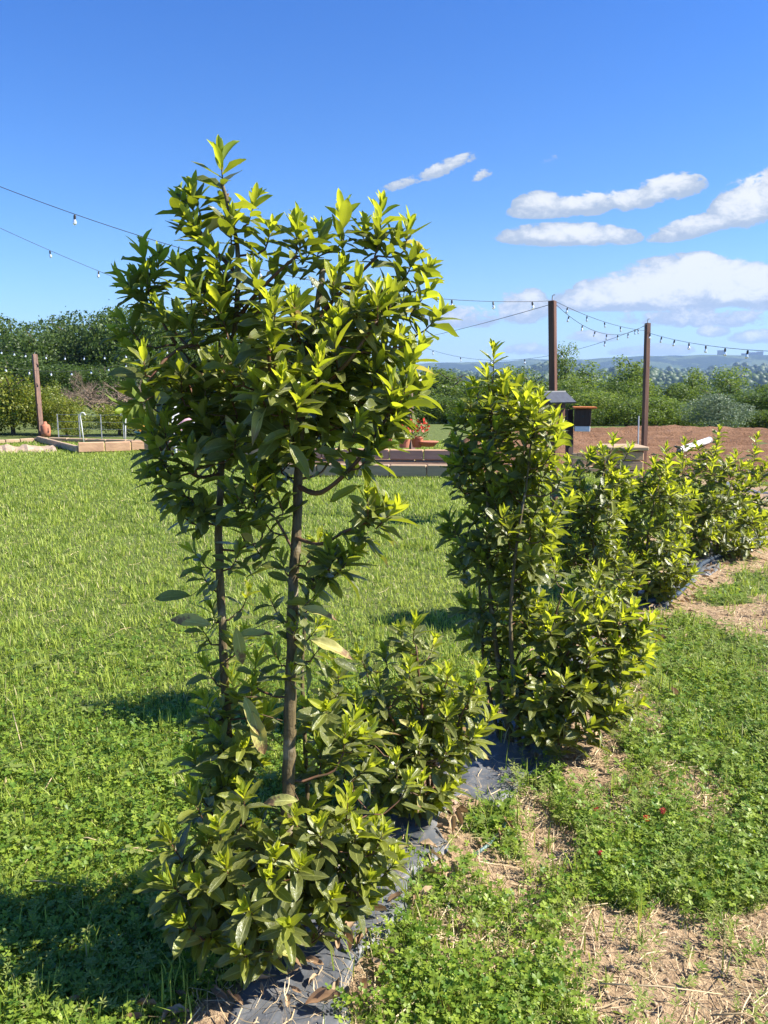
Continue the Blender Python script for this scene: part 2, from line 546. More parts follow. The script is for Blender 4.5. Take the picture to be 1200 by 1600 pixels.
class MB:
    """collects boxes, tubes and lathes in world coordinates into one mesh"""

    def __init__(s):
        s.v = []
        s.f = []

    def add(s, vs, fs):
        b = len(s.v)
        s.v += [tuple(x) for x in vs]
        s.f += [tuple(i + b for i in f) for f in fs]
        return s

    def box(s, c, size, rz=0, bev=.0, rot=None):
        hx, hy, hz = [q / 2 for q in size]
        b = min(bev, hx * .6, hy * .6, hz * .6)
        m = rot or Matrix.Rotation(rz, 3, 'Z')
        c = Vector(c)
        if b <= 0:
            vs = [c + m @ Vector((x * hx, y * hy, z * hz)) for x in (-1, 1) for y in (-1, 1) for z in (-1, 1)]
            fs = [(0, 1, 3, 2), (4, 6, 7, 5), (0, 4, 5, 1), (2, 3, 7, 6), (0, 2, 6, 4), (1, 5, 7, 3)]
            return s.add(vs, fs)
        ring = []
        for (ix, iy) in ((1, 1), (-1, 1), (-1, -1), (1, -1)):
            if ix * iy > 0:
                ring += [(ix * hx, iy * (hy - b)), (ix * (hx - b), iy * hy)]
            else:
                ring += [(ix * (hx - b), iy * hy), (ix * hx, iy * (hy - b))]
        vs = []
        for (z, k) in ((-hz, 1 - b / max(hx, hy)), (-hz + b, 1), (hz - b, 1), (hz, 1 - b / max(hx, hy))):
            for (x, y) in ring:
                kx = (hx - b) / hx if k < 1 else 1
                ky = (hy - b) / hy if k < 1 else 1
                vs.append(c + m @ Vector((x * kx, y * ky, z)))
        fs = []
        for l in range(3):
            for i in range(8):
                j = (i + 1) % 8
                fs.append((l * 8 + i, l * 8 + j, (l + 1) * 8 + j, (l + 1) * 8 + i))
        fs.append(tuple(range(7, -1, -1)))
        fs.append(tuple(range(24, 32)))
        return s.add(vs, fs)

    def beam(s, p0, p1, wx, wy, spin=0, bev=0):
        p0, p1 = Vector(p0), Vector(p1)
        d = p1 - p0
        q = d.to_track_quat('Z', 'Y').to_matrix() @ Matrix.Rotation(spin, 3, 'Z')
        return s.box((p0 + p1) / 2, (wx, wy, d.length), rot=q, bev=bev)

    def tube(s, pts, rad, n=6, cap=True):
        pts = [Vector(p) for p in pts]
        if not isinstance(rad, (list, tuple)):
            rad = [rad] * len(pts)
        base = len(s.v)
        ref = None
        for i, p in enumerate(pts):
            d = (pts[min(i + 1, len(pts) - 1)] - pts[max(i - 1, 0)])
            d = d.normalized() if d.length > 1e-9 else Vector((0, 0, 1))
            if ref is None:
                ref = d.orthogonal().normalized()
            a = (ref - d * ref.dot(d))
            a = a.normalized() if a.length > 1e-6 else d.orthogonal().normalized()
            ref = a
            b = d.cross(a)
            for k in range(n):
                an = 2 * math.pi * k / n
                s.v.append(tuple(p + (a * math.cos(an) + b * math.sin(an)) * rad[i]))
        for i in range(len(pts) - 1):
            for k in range(n):
                j = (k + 1) % n
                s.f.append((base + i * n + k, base + i * n + j, base + (i + 1) * n + j, base + (i + 1) * n + k))
        if cap:
            s.f.append(tuple(base + k for k in range(n - 1, -1, -1)))
            s.f.append(tuple(base + (len(pts) - 1) * n + k for k in range(n)))
        return s

    def lathe(s, c, prof, n=14):
        base = len(s.v)
        c = Vector(c)
        for (r, z) in prof:
            for k in range(n):
                an = 2 * math.pi * k / n
                s.v.append(tuple(c + Vector((r * math.cos(an), r * math.sin(an), z))))
        for i in range(len(prof) - 1):
            for k in range(n):
                j = (k + 1) % n
                s.f.append((base + i * n + k, base + i * n + j, base + (i + 1) * n + j, base + (i + 1) * n + k))
        return s

    def build(s, name, mat, parent=None, smooth=False, kind=None, origin=None):
        vs = s.v
        o0 = Vector(origin) if origin is not None else Vector((0, 0, 0))
        par_loc = Vector((0, 0, 0))
        if parent is not None:
            q = parent
            while q is not None:
                par_loc += q.location
                q = q.parent
        if origin is None:
            off = par_loc
            loc = Vector((0, 0, 0))
        else:
            off = o0
            loc = o0 - par_loc
        me = bpy.data.meshes.new(name)
        me.from_pydata([tuple(Vector(v) - off) for v in vs], [], s.f)
        me.materials.append(mat)
        if smooth:
            me.polygons.foreach_set('use_smooth', [True] * len(me.polygons))
        me.update()
        o = bpy.data.objects.new(name, me)
        COL.objects.link(o)
        o.parent = parent
        o.location = loc
        if kind:
            o['kind'] = kind
        return o


def fbm(x, y, s, oct_=3, seed=0.0):
    v = 0
    a = 1
    for i in range(oct_):
        v += a * noise.noise((x * s, y * s, seed + i * 7.1))
        s *= 2.1
        a *= .5
    return v


class VNoise:
    """vectorised value noise on a lattice"""

    def __init__(s, seed):
        s.t = np.random.default_rng(seed).random((256, 256))

    def __call__(s, x, y, sc, oct_=3):
        v = 0
        a = 1
        tot = 0
        for i in range(oct_):
            X = np.asarray(x) * sc + 31.7 * i
            Y = np.asarray(y) * sc + 11.3 * i
            xi = np.floor(X).astype(int)
            yi = np.floor(Y).astype(int)
            fx = X - xi
            fy = Y - yi
            fx = fx * fx * (3 - 2 * fx)
            fy = fy * fy * (3 - 2 * fy)
            t = s.t
            a00 = t[xi & 255, yi & 255]
            a10 = t[(xi + 1) & 255, yi & 255]
            a01 = t[xi & 255, (yi + 1) & 255]
            a11 = t[(xi + 1) & 255, (yi + 1) & 255]
            v = v + a * (a00 * (1 - fx) * (1 - fy) + a10 * fx * (1 - fy) + a01 * (1 - fx) * fy + a11 * fx * fy)
            tot += a
            a *= .5
            sc *= 2.07
        return v / tot


VN = VNoise(3)
VN2 = VNoise(11)


def sstep(x, a, b):
    t = np.clip((np.asarray(x, dtype=float) - a) / (b - a), 0, 1)
    return t * t * (3 - 2 * t)


# hedge line on the ground (centre of the weed film)
LINE = [G(290, 1800), G(400, 1590), G(485, 1450), G(590, 1310), G(730, 1190), G(880, 1060), G(985, 960), G(1075, 890), G(1150, 850), G(1290, 805)]
LX = np.array([p.x for p in LINE])
LY = np.array([p.y for p in LINE])


def line_dist(x, y):
    """signed distance from the hedge line, positive to the right"""
    xl = np.interp(y, LY, LX)
    sl = np.gradient(LX, LY)
    s = np.interp(y, LY, sl)
    return (np.asarray(x) - xl) / np.sqrt(1 + s * s)


def patch(x, y, px, py, rx, ry):
    g = G(px, py)
    return 1 - ((x - g.x) / rx) ** 2 - ((y - g.y) / ry) ** 2


def soil_mask(x, y):
    x = np.asarray(x, dtype=float)
    y = np.asarray(y, dtype=float)
    n = VN(x, y, 2.2, 4)
    d = line_dist(x, y)
    s = sstep(.34 - np.abs(d - .03) + (n - .5) * .5, 0, .2) * .95
    near = 1 - sstep(y, 12, 14)
    s = s * near
    s = np.where(np.abs(d) < .3, s, s * (.55 + .45 * sstep(VN2(x, y, 6.0, 3), .38, .52)))
    s = np.maximum(s, .6 * sstep(VN2(x, y, 2.7, 4), .60, .70) * sstep(d, .1, .25) * near)
    for (px, py, rx, ry) in ((850, 1290, .20, .26), (915, 1190, .16, .24), (1150, 1480, .36, .26), (1060, 1570, .2, .12), (700, 1330, .28, .25),
                             (1160, 970, .5, .6), (1120, 860, .7, .9), (1190, 1050, .2, .2), (640, 1420, .12, .2), (560, 1530, .12, .12)):
        s = np.maximum(s, sstep(patch(x, y, px, py, rx, ry) + (n - .5) * 3.4, .0, .8))
    return s


def ground_z(x, y):
    x = np.asarray(x, dtype=float)
    y = np.asarray(y, dtype=float)
    r = np.hypot(x, y)
    z = (VN(x, y, 1.1, 4) - .5) * .05 * (1 - sstep(r, 14, 20)) - .012
    z = z + (VN2(x, y, 14, 3) - .5) * .012 * (1 - sstep(r, 3, 8))
    az = np.arctan2(x, np.maximum(y, .01))
    right = sstep(az, -.08, .06)
    # beyond the field the land drops into a valley
    fall = sstep(r, 22, 60) * 3.2 + sstep(r, 60, 420) * 26
    z = z - fall * (0.35 + .65 * right)
    return z


def far_z(x, y):
    r = np.hypot(x, y)
    az = np.arctan2(x, y)
    z = ground_z(x, y)
    n1 = VN(np.cos(az) * 9 + 3, np.sin(az) * 9 + r * .0015, 1.0, 3)
    n2 = VN2(az * 14 + 5, r * .001, 1.0, 4)
    mid = np.exp(-((r - 950) / 330.0) ** 2) * (14 + 26 * n1)
    mid2 = np.exp(-((r - 1700) / 420.0) ** 2) * (26 + 30 * n2)
    ridge = sstep(r, 2100, 3300) * (60 + 55 * VN(az * 8 + 1, 2.5, 1.0, 3) + 22 * sstep(az, .15, .36))
    rough = (VN2(x, y, .012, 4) - .5) * 14 * sstep(r, 300, 1200)
    return z + mid + mid2 + ridge + rough


# ------------------------------------------------------------------ ground sheet
def ground_sheet():
    rs = [0.0] + list(np.linspace(.35, 5.6, 165)) + list(np.geomspace(5.65, 75, 110))
    azs = np.concatenate([np.linspace(-.62, .62, 260), np.linspace(.66, 2 * math.pi - .66, 60)])
    na = len(azs)
    rr, aa = np.meshgrid(np.array(rs[1:]), azs, indexing='ij')
    x = (rr * np.sin(aa)).ravel()
    y = (rr * np.cos(aa)).ravel()
    z = ground_z(x, y)
    d = line_dist(x, y)
    bump = np.exp(-(d / .34) ** 2) * .018 * (1 - sstep(y, 9, 12)) * sstep(y, .2, .6)
    z = z + bump * (y > 0)
    verts = np.stack([x, y, z], 1)
    verts = np.vstack([verts, [[0, 0, 0]]])
    nr = len(rs) - 1
    i, j = np.meshgrid(np.arange(nr - 1), np.arange(na), indexing='ij')
    j2 = (j + 1) % na
    q = np.stack([i * na + j, (i + 1) * na + j, (i + 1) * na + j2, i * na + j2], -1).reshape(-1, 4)
    t1 = q[:, [0, 1, 2]]
    t2 = q[:, [0, 2, 3]]
    c = len(verts) - 1
    fan = np.array([[c, k, (k + 1) % na] for k in range(na)])
    tri = np.vstack([t1, t2, fan])
    me = np_mesh('ground', verts, tri, M['ground'], smooth=True)
    a = me.attributes.new('soil', 'FLOAT', 'POINT')
    sv = np.append(soil_mask(x, y), 0)
    a.data.foreach_set('value', sv.astype(np.float32))
    return link('ground', me, kind='structure')


ground_sheet()


def film_top(x, y):
    return ground_z(x, y) + np.exp(-(line_dist(x, y) / .34) ** 2) * .018 * (1 - sstep(y, 9, 12))


def hills():
    rs = np.geomspace(70, 4600, 150)
    azs = np.linspace(-math.pi, math.pi, 721)
    rr, aa = np.meshgrid(rs, azs, indexing='ij')
    x = (rr * np.sin(aa)).ravel()
    y = (rr * np.cos(aa)).ravel()
    aza = np.abs(np.arctan2(x, y))
    z = far_z(x, y)
    z[:721] -= .15
    verts = np.stack([x, y, z], 1)
    na = len(azs)
    i, j = np.meshgrid(np.arange(len(rs) - 1), np.arange(na - 1), indexing='ij')
    q = np.stack([i * na + j, (i + 1) * na + j, (i + 1) * na + j + 1, i * na + j + 1], -1).reshape(-1, 4)
    me = np_mesh('hills', verts, q, M['hills'], smooth=True)
    return link('hills', me, kind='structure')


hills()


# ploughed field on the right, and path-like soil
def field():
    n = 120
    k = 70
    us = np.linspace(0, 1, n)
    vs = np.linspace(0, 1, k)
    U, V = np.meshgrid(us, vs, indexing='ij')
    # near edge and far edge of the field, in ground metres
    nearp = [G(700, 752), G(860, 742), G(1000, 745), G(1120, 760), G(1330, 775)]
    farp = [G(700, 690), G(860, 681), G(1000, 673), G(1120, 675), G(1330, 682)]
    t = np.linspace(0, 1, 5)
    nx, ny = np.interp(us, t, [p.x for p in nearp]), np.interp(us, t, [p.y for p in nearp])
    fx, fy = np.interp(us, t, [p.x for p in farp]), np.interp(us, t, [p.y for p in farp])
    X = nx[:, None] * (1 - V) + fx[:, None] * V
    Y = ny[:, None] * (1 - V) + fy[:, None] * V
    edge = sstep(U, 0, .06) * sstep(1 - U, 0, .06) * sstep(V, 0, .12) * sstep(1 - V, 0, .05)
    Z = ground_z(X, Y) - .08 + .11 * edge + (VN(X, Y, 3.0, 4) - .5) * .14 * edge + .05 * np.sin((Y * 1.0 + X * .2) * 9) * edge * .35
    Z = Z + .18 * np.exp(-((V - .85) / .15) ** 2) * edge
    verts = np.stack([X.ravel(), Y.ravel(), Z.ravel()], 1)
    i, j = np.meshgrid(np.arange(n - 1), np.arange(k - 1), indexing='ij')
    q = np.stack([i * k + j, (i + 1) * k + j, (i + 1) * k + j + 1, i * k + j + 1], -1).reshape(-1, 4)
    me = np_mesh('ploughed_field', verts, q, M['field'], smooth=True)
    return link('ploughed_field', me, kind='structure')


field()


def in_field(x, y):
    fn = np.interp(x / np.maximum(y, .1), [0.09, .22, .33, .45, .6], [11.6, 12.2, 12.0, 11.0, 10.0])
    return (y > fn) & (x / np.maximum(y, .1) > .085)


# weed barrier film under the hedge
def film():
    n = 520
    k = 46
    s = np.linspace(0, 1, n) ** 1.25
    Yc = .55 + s * 11.0
    Xc = np.interp(Yc, LY, LX)
    sl = np.interp(Yc, LY, np.gradient(LX, LY))
    nl = np.sqrt(1 + sl * sl)
    px_, py_ = 1 / nl, -sl / nl
    W = np.linspace(-1, 1, k)
    wl = .27 + (VN(Yc, Yc * 0, 2.0, 3) - .5) * .16 - .14 * sstep(Yc, 2.8, 3.8) - .12 * (1 - sstep(Yc, 1.5, 1.8))
    wr = .29 + (VN2(Yc, Yc * 0, 2.6, 3) - .5) * .26 - .10 * (1 - sstep(Yc, 1.5, 1.95)) - .15 * sstep(Yc, 2.8, 3.8)
    off = np.where(W[None, :] < 0, W[None, :] * wl[:, None], W[None, :] * wr[:, None])
    X = Xc[:, None] + off * px_[:, None]
    Y = Yc[:, None] + off * py_[:, None]
    crease = np.abs(VN(X, Y, 5.0, 3) - .5) * .05
    wr_ = (VN2(X * .7 + Y, Y * 1.5 - X, 9.0, 3) - .5) * .026
    edge = 1 - sstep(np.abs(W), .80, 1.0)[None, :]
    cover = np.maximum(sstep(VN(X, Y, 3.1, 3), .56, .7), sstep(-W, .1, .5)[None, :] * sstep(VN2(X, Y, 4.0, 2), .3, .5))
    for (a, b, rx, ry, sg) in ((745, 1290, .16, .2, 1), (640, 1345, .12, .16, -1), (785, 1225, .17, .2, -1), (600, 1400, .12, .14, -1), (560, 1430, .1, .14, -1), (440, 1585, .13, .12, -1), (520, 1500, .12, .12, -1), (600, 1410, .12, .14, -1)):
        m = sstep(patch(X, Y, a, b, rx, ry), 0, .6)
        cover = np.clip(cover + sg * m, 0, 1)
    Z = film_top(X, Y) + .010 + (crease - wr_) * .9 - (1 - edge) * .035 - cover * .03
    verts = np.stack([X.ravel(), Y.ravel(), Z.ravel()], 1)
    i, j = np.meshgrid(np.arange(n - 1), np.arange(k - 1), indexing='ij')
    q = np.stack([i * k + j, (i + 1) * k + j, (i + 1) * k + j + 1, i * k + j + 1], -1).reshape(-1, 4)
    me = np_mesh('weed_barrier', verts, q, M['film'], smooth=True)
    return tag(link('weed_barrier', me), 'wrinkled grey plastic weed film laid on the soil under the bay row', 'ground cover')


film()

# ------------------------------------------------------------------ ground vegetation
YMAX = 17.6


def sample_ground(n, y0, y1, power, xm=1.14, pad=.45):
    """points spread over the ground in view, thinner with distance"""
    yg = np.linspace(y0, y1, 400)
    pdf = yg ** (-power) * (xm * yg + 2 * pad)
    cdf = np.cumsum(pdf)
    cdf /= cdf[-1]
    y = np.interp(rng.random(n), cdf, yg)
    x = (rng.random(n) - .5) * (xm * y + 2 * pad)
    return x, y


def blades(name, x, y, h, wd, lean, mat, seg=2, rnd=None, lay=0.0, zoff=0.0, az=None):
    n = len(x)
    az = rng.random(n) * 2 * np.pi if az is None else az
    fa = az + np.pi / 2 + rng.normal(0, .4, n)
    z0 = ground_z(x, y) + zoff
    d = line_dist(x, y)
    z0 = z0 + np.exp(-(d / .34) ** 2) * .018 * (1 - sstep(y, 9, 12))
    dx, dy = np.cos(az), np.sin(az)
    sx, sy = np.cos(fa) * wd / 2, np.sin(fa) * wd / 2
    hor = h * np.sin(lean)
    ver = h * np.cos(lean)
    p1x, p1y, p1z = x + dx * hor * .4, y + dy * hor * .4, z0 + ver * .6
    p2x, p2y, p2z = x + dx * hor, y + dy * hor, z0 + ver
    V = np.empty((n, 5, 3), dtype=np.float32)
    V[:, 0] = np.stack([x - sx, y - sy, z0 - .004], 1)
    V[:, 1] = np.stack([x + sx, y + sy, z0 - .004], 1)
    V[:, 2] = np.stack([p1x - sx * .85, p1y - sy * .85, p1z], 1)
    V[:, 3] = np.stack([p1x + sx * .85, p1y + sy * .85, p1z], 1)
    V[:, 4] = np.stack([p2x, p2y, p2z], 1)
    b = (np.arange(n) * 5)[:, None]
    T = np.concatenate([b + np.array([[0, 1, 3]]), b + np.array([[0, 3, 2]]), b + np.array([[2, 3, 4]])], 1).reshape(-1, 3)
    r = rng.random(n) if rnd is None else rnd
    me = np_mesh(name, V.reshape(-1, 3), T, mat, rnd=np.repeat(r, 5))
    return link(name, me)


def make_grass():
    x, y = sample_ground(330000, 1.0, YMAX, 1.3)
    d = line_dist(x, y)
    s = soil_mask(x, y)
    keep = (rng.random(len(x)) > s * 1.05) & (~in_field(x, y))
    # right of the hedge is mostly clover close by and patchy grass farther off
    keep &= ~((d > .1) & (rng.random(len(x)) < .35 + .3 * VN2(x, y, 1.3, 2)))
    x, y, d = x[keep], y[keep], d[keep]
    n = len(x)
    big = VN(x, y, .9, 3)
    h = (.026 + .022 * rng.random(n)) * (1 + .03 * y) * (.7 + .6 * big)
    wd = (.0022 + .0010 * rng.random(n)) * (1 + .22 * y)
    lean = np.clip(np.abs(rng.normal(.75, .40, n)), 0, 1.45)
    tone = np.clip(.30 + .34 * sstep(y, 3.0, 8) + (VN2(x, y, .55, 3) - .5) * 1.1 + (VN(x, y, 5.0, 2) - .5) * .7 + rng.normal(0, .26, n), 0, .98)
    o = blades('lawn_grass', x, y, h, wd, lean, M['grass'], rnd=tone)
    tag(o, 'short mown grass of the lawn', 'grass')
    o['kind'] = 'stuff'
    # longer stray blades and small tufts
    tx, ty = sample_ground(900, 1.1, 11, 1.0)
    k = 16
    x = np.repeat(tx, k) + rng.normal(0, .02, len(tx) * k)
    y = np.repeat(ty, k) + rng.normal(0, .02, len(tx) * k)
    keep = (rng.random(len(x)) > soil_mask(x, y) * .8) & (~in_field(x, y))
    x, y = x[keep], y[keep]
    n = len(x)
    o = blades('grass_tufts', x, y, .06 + .05 * rng.random(n), .003 + .0007 * y, np.abs(rng.normal(.4, .3, n)), M['grass'], rnd=np.clip(rng.normal(.45, .25, n), 0, .98))
    tag(o, 'longer loose tufts of grass standing in the lawn', 'grass')
    o['kind'] = 'stuff'


make_grass()


def make_clover():
    x, y = sample_ground(105000, 1.0, 6.8, 1.5)
    d = line_dist(x, y)
    s = soil_mask(x, y)
    n1 = VN(x, y, 1.5, 3)
    dens = np.where(d > 0, (1.0 - .3 * sstep(y, 4.2, 6.8)) * (.35 + .65 * sstep(n1, .32, .5)), 1.05 * (1 - sstep(y + (n1 - .5) * 2.4, 2.3, 4.4)))
    keep = (rng.random(len(x)) < dens) & (rng.random(len(x)) > s * 1.08) & ~((np.abs(d + .02) < .22) & (y > 1.75) & (rng.random(len(x)) < .93))
    x, y, d = x[keep], y[keep], d[keep]
    n = len(x)
    z0 = ground_z(x, y)
    hh = (.012 + .050 * rng.random(n) * (.4 + VN2(x, y, 3, 2))) * (1 + .25 * (d > 0))
    size = (.0048 + .0068 * rng.random(n) ** 1.4) * (1 + .10 * y)
    az = rng.random(n) * 2 * np.pi
    lx, ly = rng.normal(0, .012, n), rng.normal(0, .012, n)
    # leaflet outline in (along, across, up)
    out = np.array([[0, 0, 0], [.45, .42, .10], [.95, .40, .06], [.86, 0, -.04], [.95, -.40, .06], [.45, -.42, .10]])
    tri = np.array([[0, 3, 1], [1, 3, 2], [0, 5, 3], [3, 5, 4]])
    Vs = []
    Ts = []
    tiltx, tilty = rng.normal(0, .30, n), rng.normal(0, .30, n)
    nvp = 18 + 3
    V = np.empty((n, nvp, 3), dtype=np.float32)
    for k in range(3):
        a = az + k * 2.094 + rng.normal(0, .12, n)
        ca_, sa_ = np.cos(a), np.sin(a)
        droop = rng.normal(.05, .22, n)
        for q in range(6):
            al, ac, upz = out[q]
            X = (al * ca_ - ac * sa_) * size
            Y = (al * sa_ + ac * ca_) * size
            Z = upz * size + X * tiltx + Y * tilty + al * droop * size
            V[:, k * 6 + q] = np.stack([x + lx + X, y + ly + Y, z0 + hh + Z], 1)
    wv = .0012
    V[:, 18] = np.stack([x - wv, y, z0 - .003], 1)
    V[:, 19] = np.stack([x + wv, y, z0 - .003], 1)
    V[:, 20] = np.stack([x + lx, y + ly, z0 + hh], 1)
    T = np.concatenate([tri + k * 6 for k in range(3)] + [np.array([[18, 19, 20]])])
    TT = ((np.arange(n) * nvp)[:, None, None] + T[None]).reshape(-1, 3)
    r = np.clip(rng.normal(.40, .34, n) + (VN(x, y, 2.0, 2) - .5) * .6, 0, .98)
    me = np_mesh('clover', V.reshape(-1, 3), TT, M['clover'], rnd=np.repeat(r, nvp))
    o = link('clover', me, kind='stuff')
    tag(o, 'low clover leaves matted over the ground', 'clover')


make_clover()


def make_weeds():
    # upright weeds with whorls of narrow leaves
    x, y = sample_ground(13000, 1.05, 7.5, 1.2)
    d = line_dist(x, y)
    n1 = VN2(x, y, 1.7, 3)
    want = ((d > .2) & (rng.random(len(x)) < np.clip((n1 - .35) * 4, .1, 1))) | ((d < -.3) & (y < 2.0) & (rng.random(len(x)) < .45))
    want &= rng.random(len(x)) > soil_mask(x, y) * .86
    x, y = x[want], y[want]
    V, T, Rn = [], [], []
    b = 0
    for i in range(len(x)):
        h = random.uniform(.035, .10)
        z0 = float(ground_z(x[i], y[i]))
        lean = Vector((random.gauss(0, .35), random.gauss(0, .35), 1)).normalized()
        tone = random.random()
        nw = random.randint(3, 5)
        base = Vector((x[i], y[i], z0))
        V += [base + Vector((-.001, 0, 0)), base + Vector((.001, 0, 0)), base + lean * h]
        T.append((b, b + 1, b + 2))
        Rn += [tone] * 3
        b += 3
        for k in range(nw):
            c = base + lean * (h * (k + 1) / nw)
            nl = 5
            ls = random.uniform(.011, .022) * (1 - .1 * k) * (1 + .08 * y[i])
            off = random.random() * 6
            for q in range(nl):
                a = off + q * 2 * math.pi / nl
                dv = Vector((math.cos(a), math.sin(a), random.uniform(-.1, .7)))
                sd = Vector((-math.sin(a), math.cos(a), 0)) * ls * .17
                V += [c, c + dv * ls * .55 + sd, c + dv * ls, c + dv * ls * .55 - sd]
                T += [(b, b + 1, b + 2), (b, b + 2, b + 3)]
                Rn += [tone] * 4
                b += 4
    me = np_mesh('weeds', np.array(V), np.array(T), M['weed'], rnd=Rn)
    o = link('weeds', me, kind='stuff')
    tag(o, 'small upright weeds with whorled narrow leaves', 'weeds')


make_weeds()


def make_straw():
    x, y = sample_ground(80000, .95, 9, 1.2)
    s = soil_mask(x, y)
    d = line_dist(x, y)
    n1 = VN2(x, y, 3.1, 3)
    prob = np.clip(s * (.35 + 1.1 * (n1 > .48)), 0, 1) + .05 + .10 * (d > .2) * sstep(VN(x, y, 1.9, 2), .45, .6)
    prob = np.where(np.abs(d) < .3, prob * .3, prob)
    keep = rng.random(len(x)) < prob
    x, y = x[keep], y[keep]
    n = len(x)
    L = .02 + .12 * rng.random(n) ** 2.4
    az = rng.random(n) * 6.283
    wd = .0007 + .0014 * rng.random(n) ** 2
    wd *= 1 + .12 * y
    bend = rng.normal(0, .25, n)
    V = np.empty((n, 8, 3), dtype=np.float32)
    lift = rng.random(n) ** 2 * .014
    for k in range(4):
        t = k / 3 - .5
        a = az + bend * t
        cx = x + np.cos(a) * L * t
        cy = y + np.sin(a) * L * t
        cz = film_top(cx, cy) + .004 + lift + rng.normal(0, .002, n) + np.where(k == 3, lift, 0)
        cz += np.where(np.abs(line_dist(cx, cy)) < .36, .012, 0)
        wx, wy = -np.sin(a) * wd / 2, np.cos(a) * wd / 2
        V[:, k * 2] = np.stack([cx - wx, cy - wy, cz - wd * .3], 1)
        V[:, k * 2 + 1] = np.stack([cx + wx, cy + wy, cz + wd * .3], 1)
    F = np.array([[0, 1, 3], [0, 3, 2], [2, 3, 5], [2, 5, 4], [4, 5, 7], [4, 7, 6]])
    T = ((np.arange(n) * 8)[:, None, None] + F[None]).reshape(-1, 3)
    me = np_mesh('straw', V.reshape(-1, 3), T, M['straw'], rnd=np.repeat(rng.random(n), 8))
    o = link('straw', me, kind='stuff')
    tag(o, 'dry straw and pine needles littering the bare soil', 'straw')
    # pebbles and soil crumbs
    x, y = sample_ground(9000, .95, 6, 1.5)
    keep = rng.random(len(x)) < soil_mask(x, y) * .9 * (np.abs(line_dist(x, y) + .05) > .25)
    x, y = x[keep], y[keep]
    V, T = [], []
    oc = np.array([[1, 0, 0], [0, 1, 0], [-1, 0, 0], [0, -1, 0], [0, 0, 1], [0, 0, -1.0]])
    of = np.array([[0, 1, 4], [1, 2, 4], [2, 3, 4], [3, 0, 4], [1, 0, 5], [2, 1, 5], [3, 2, 5], [0, 3, 5]])
    n = len(x)
    sz = .0025 + .008 * rng.random(n) ** 3
    z = film_top(x, y)
    V = oc[None] * sz[:, None, None] * (.6 + .8 * rng.random((n, 6, 1)))
    V = V + np.stack([x, y, z + sz * .3], 1)[:, None]
    T = ((np.arange(n) * 6)[:, None, None] + of[None]).reshape(-1, 3)
    me = np_mesh('soil_crumbs', V.reshape(-1, 3), T, simple('soil crumb', (.46, .34, .23), (.32, .23, .155), 30, .95))
    o = link('soil_crumbs', me, kind='stuff')
    tag(o, 'crumbs of dry tan soil on the bare ground', 'soil')


make_straw()


def broadleaf():
    x, y = sample_ground(1500, 1.0, 6.5, 1.1)
    d = line_dist(x, y)
    keep = ((d > .25) | ((d < -.35) & (y < 4))) & (rng.random(len(x)) > soil_mask(x, y) * .7) & (VN(x, y, 1.2, 2) > .46)
    x, y = x[keep], y[keep]
    V, T, Rn = [], [], []
    for i in range(len(x)):
        z0 = float(ground_z(x[i], y[i]))
        nl = random.randint(3, 7)
        sz = random.uniform(.018, .042)
        tone = random.random() * .9
        h = random.uniform(.015, .05)
        a0 = random.random() * 6
        for k in range(nl):
            a = a0 + k * 6.283 / nl + random.gauss(0, .3)
            dv = Vector((math.cos(a), math.sin(a), random.uniform(.0, .8))).normalized()
            sd = Vector((-math.sin(a), math.cos(a), random.uniform(-.2, .2)))
            c = Vector((x[i], y[i], z0 + h))
            b = len(V)
            w_ = sz * random.uniform(.22, .36)
            dn = Vector((0, 0, -.12 * sz))
            V += [c, c + dv * sz * .35 + sd * w_ * .8, c + dv * sz * .75 + sd * w_ * .75 + dn, c + dv * sz + dn * 2, c + dv * sz * .75 - sd * w_ * .75 + dn, c + dv * sz * .35 - sd * w_ * .8, c + dv * sz * .5 - Vector((0, 0, .08 * sz))]
            T += [(b, b + 1, b + 6), (b + 1, b + 2, b + 6), (b + 2, b + 3, b + 6), (b + 3, b + 4, b + 6), (b + 4, b + 5, b + 6), (b + 5, b, b + 6)]
            Rn += [tone + .08 * random.random()] * 7
    me = np_mesh('broadleaf_weeds', np.array(V), np.array(T), M['weed'], rnd=Rn, smooth=True)
    o = link('broadleaf_weeds', me, kind='stuff')
    tag(o, 'small broad leaved weeds growing among the clover', 'weeds')


broadleaf()

# ------------------------------------------------------------------ bay laurel leaves
NSEG, NAC = 6, 4
LEAF_V = {}
LEAF_ME = {}
CLS = ['leaf_young', 'leaf_mid', 'leaf_old', 'leaf_sick']


def leaf_grid(curl, fold, wave, twist, phase, wide):
    v, uv = [], []
    for i in range(NSEG + 1):
        t = i / NSEG
        wdt = wide * (math.sin(math.pi * min(1, t * .97 + .015)) ** .68) * (1 - .06 * t)
        if i == 0:
            wdt = .012
        if i == NSEG:
            wdt = .006
        for j in range(NAC + 1):
            s = j / NAC * 2 - 1
            xx = s * wdt
            z = -curl * t * t + fold * abs(s) * wdt * 2 + wave * math.sin(t * 13 + phase + (0 if s > 0 else 1.7)) * abs(s) ** 1.5
            z += twist * s * wdt * (t - .3)
            yy = t + .015 * math.sin(t * 9 + phase)
            v.append((xx + .04 * math.sin(phase * 3) * t * t, yy, z))
            uv.append((j / NAC, t))
    return np.array(v), np.array(uv)


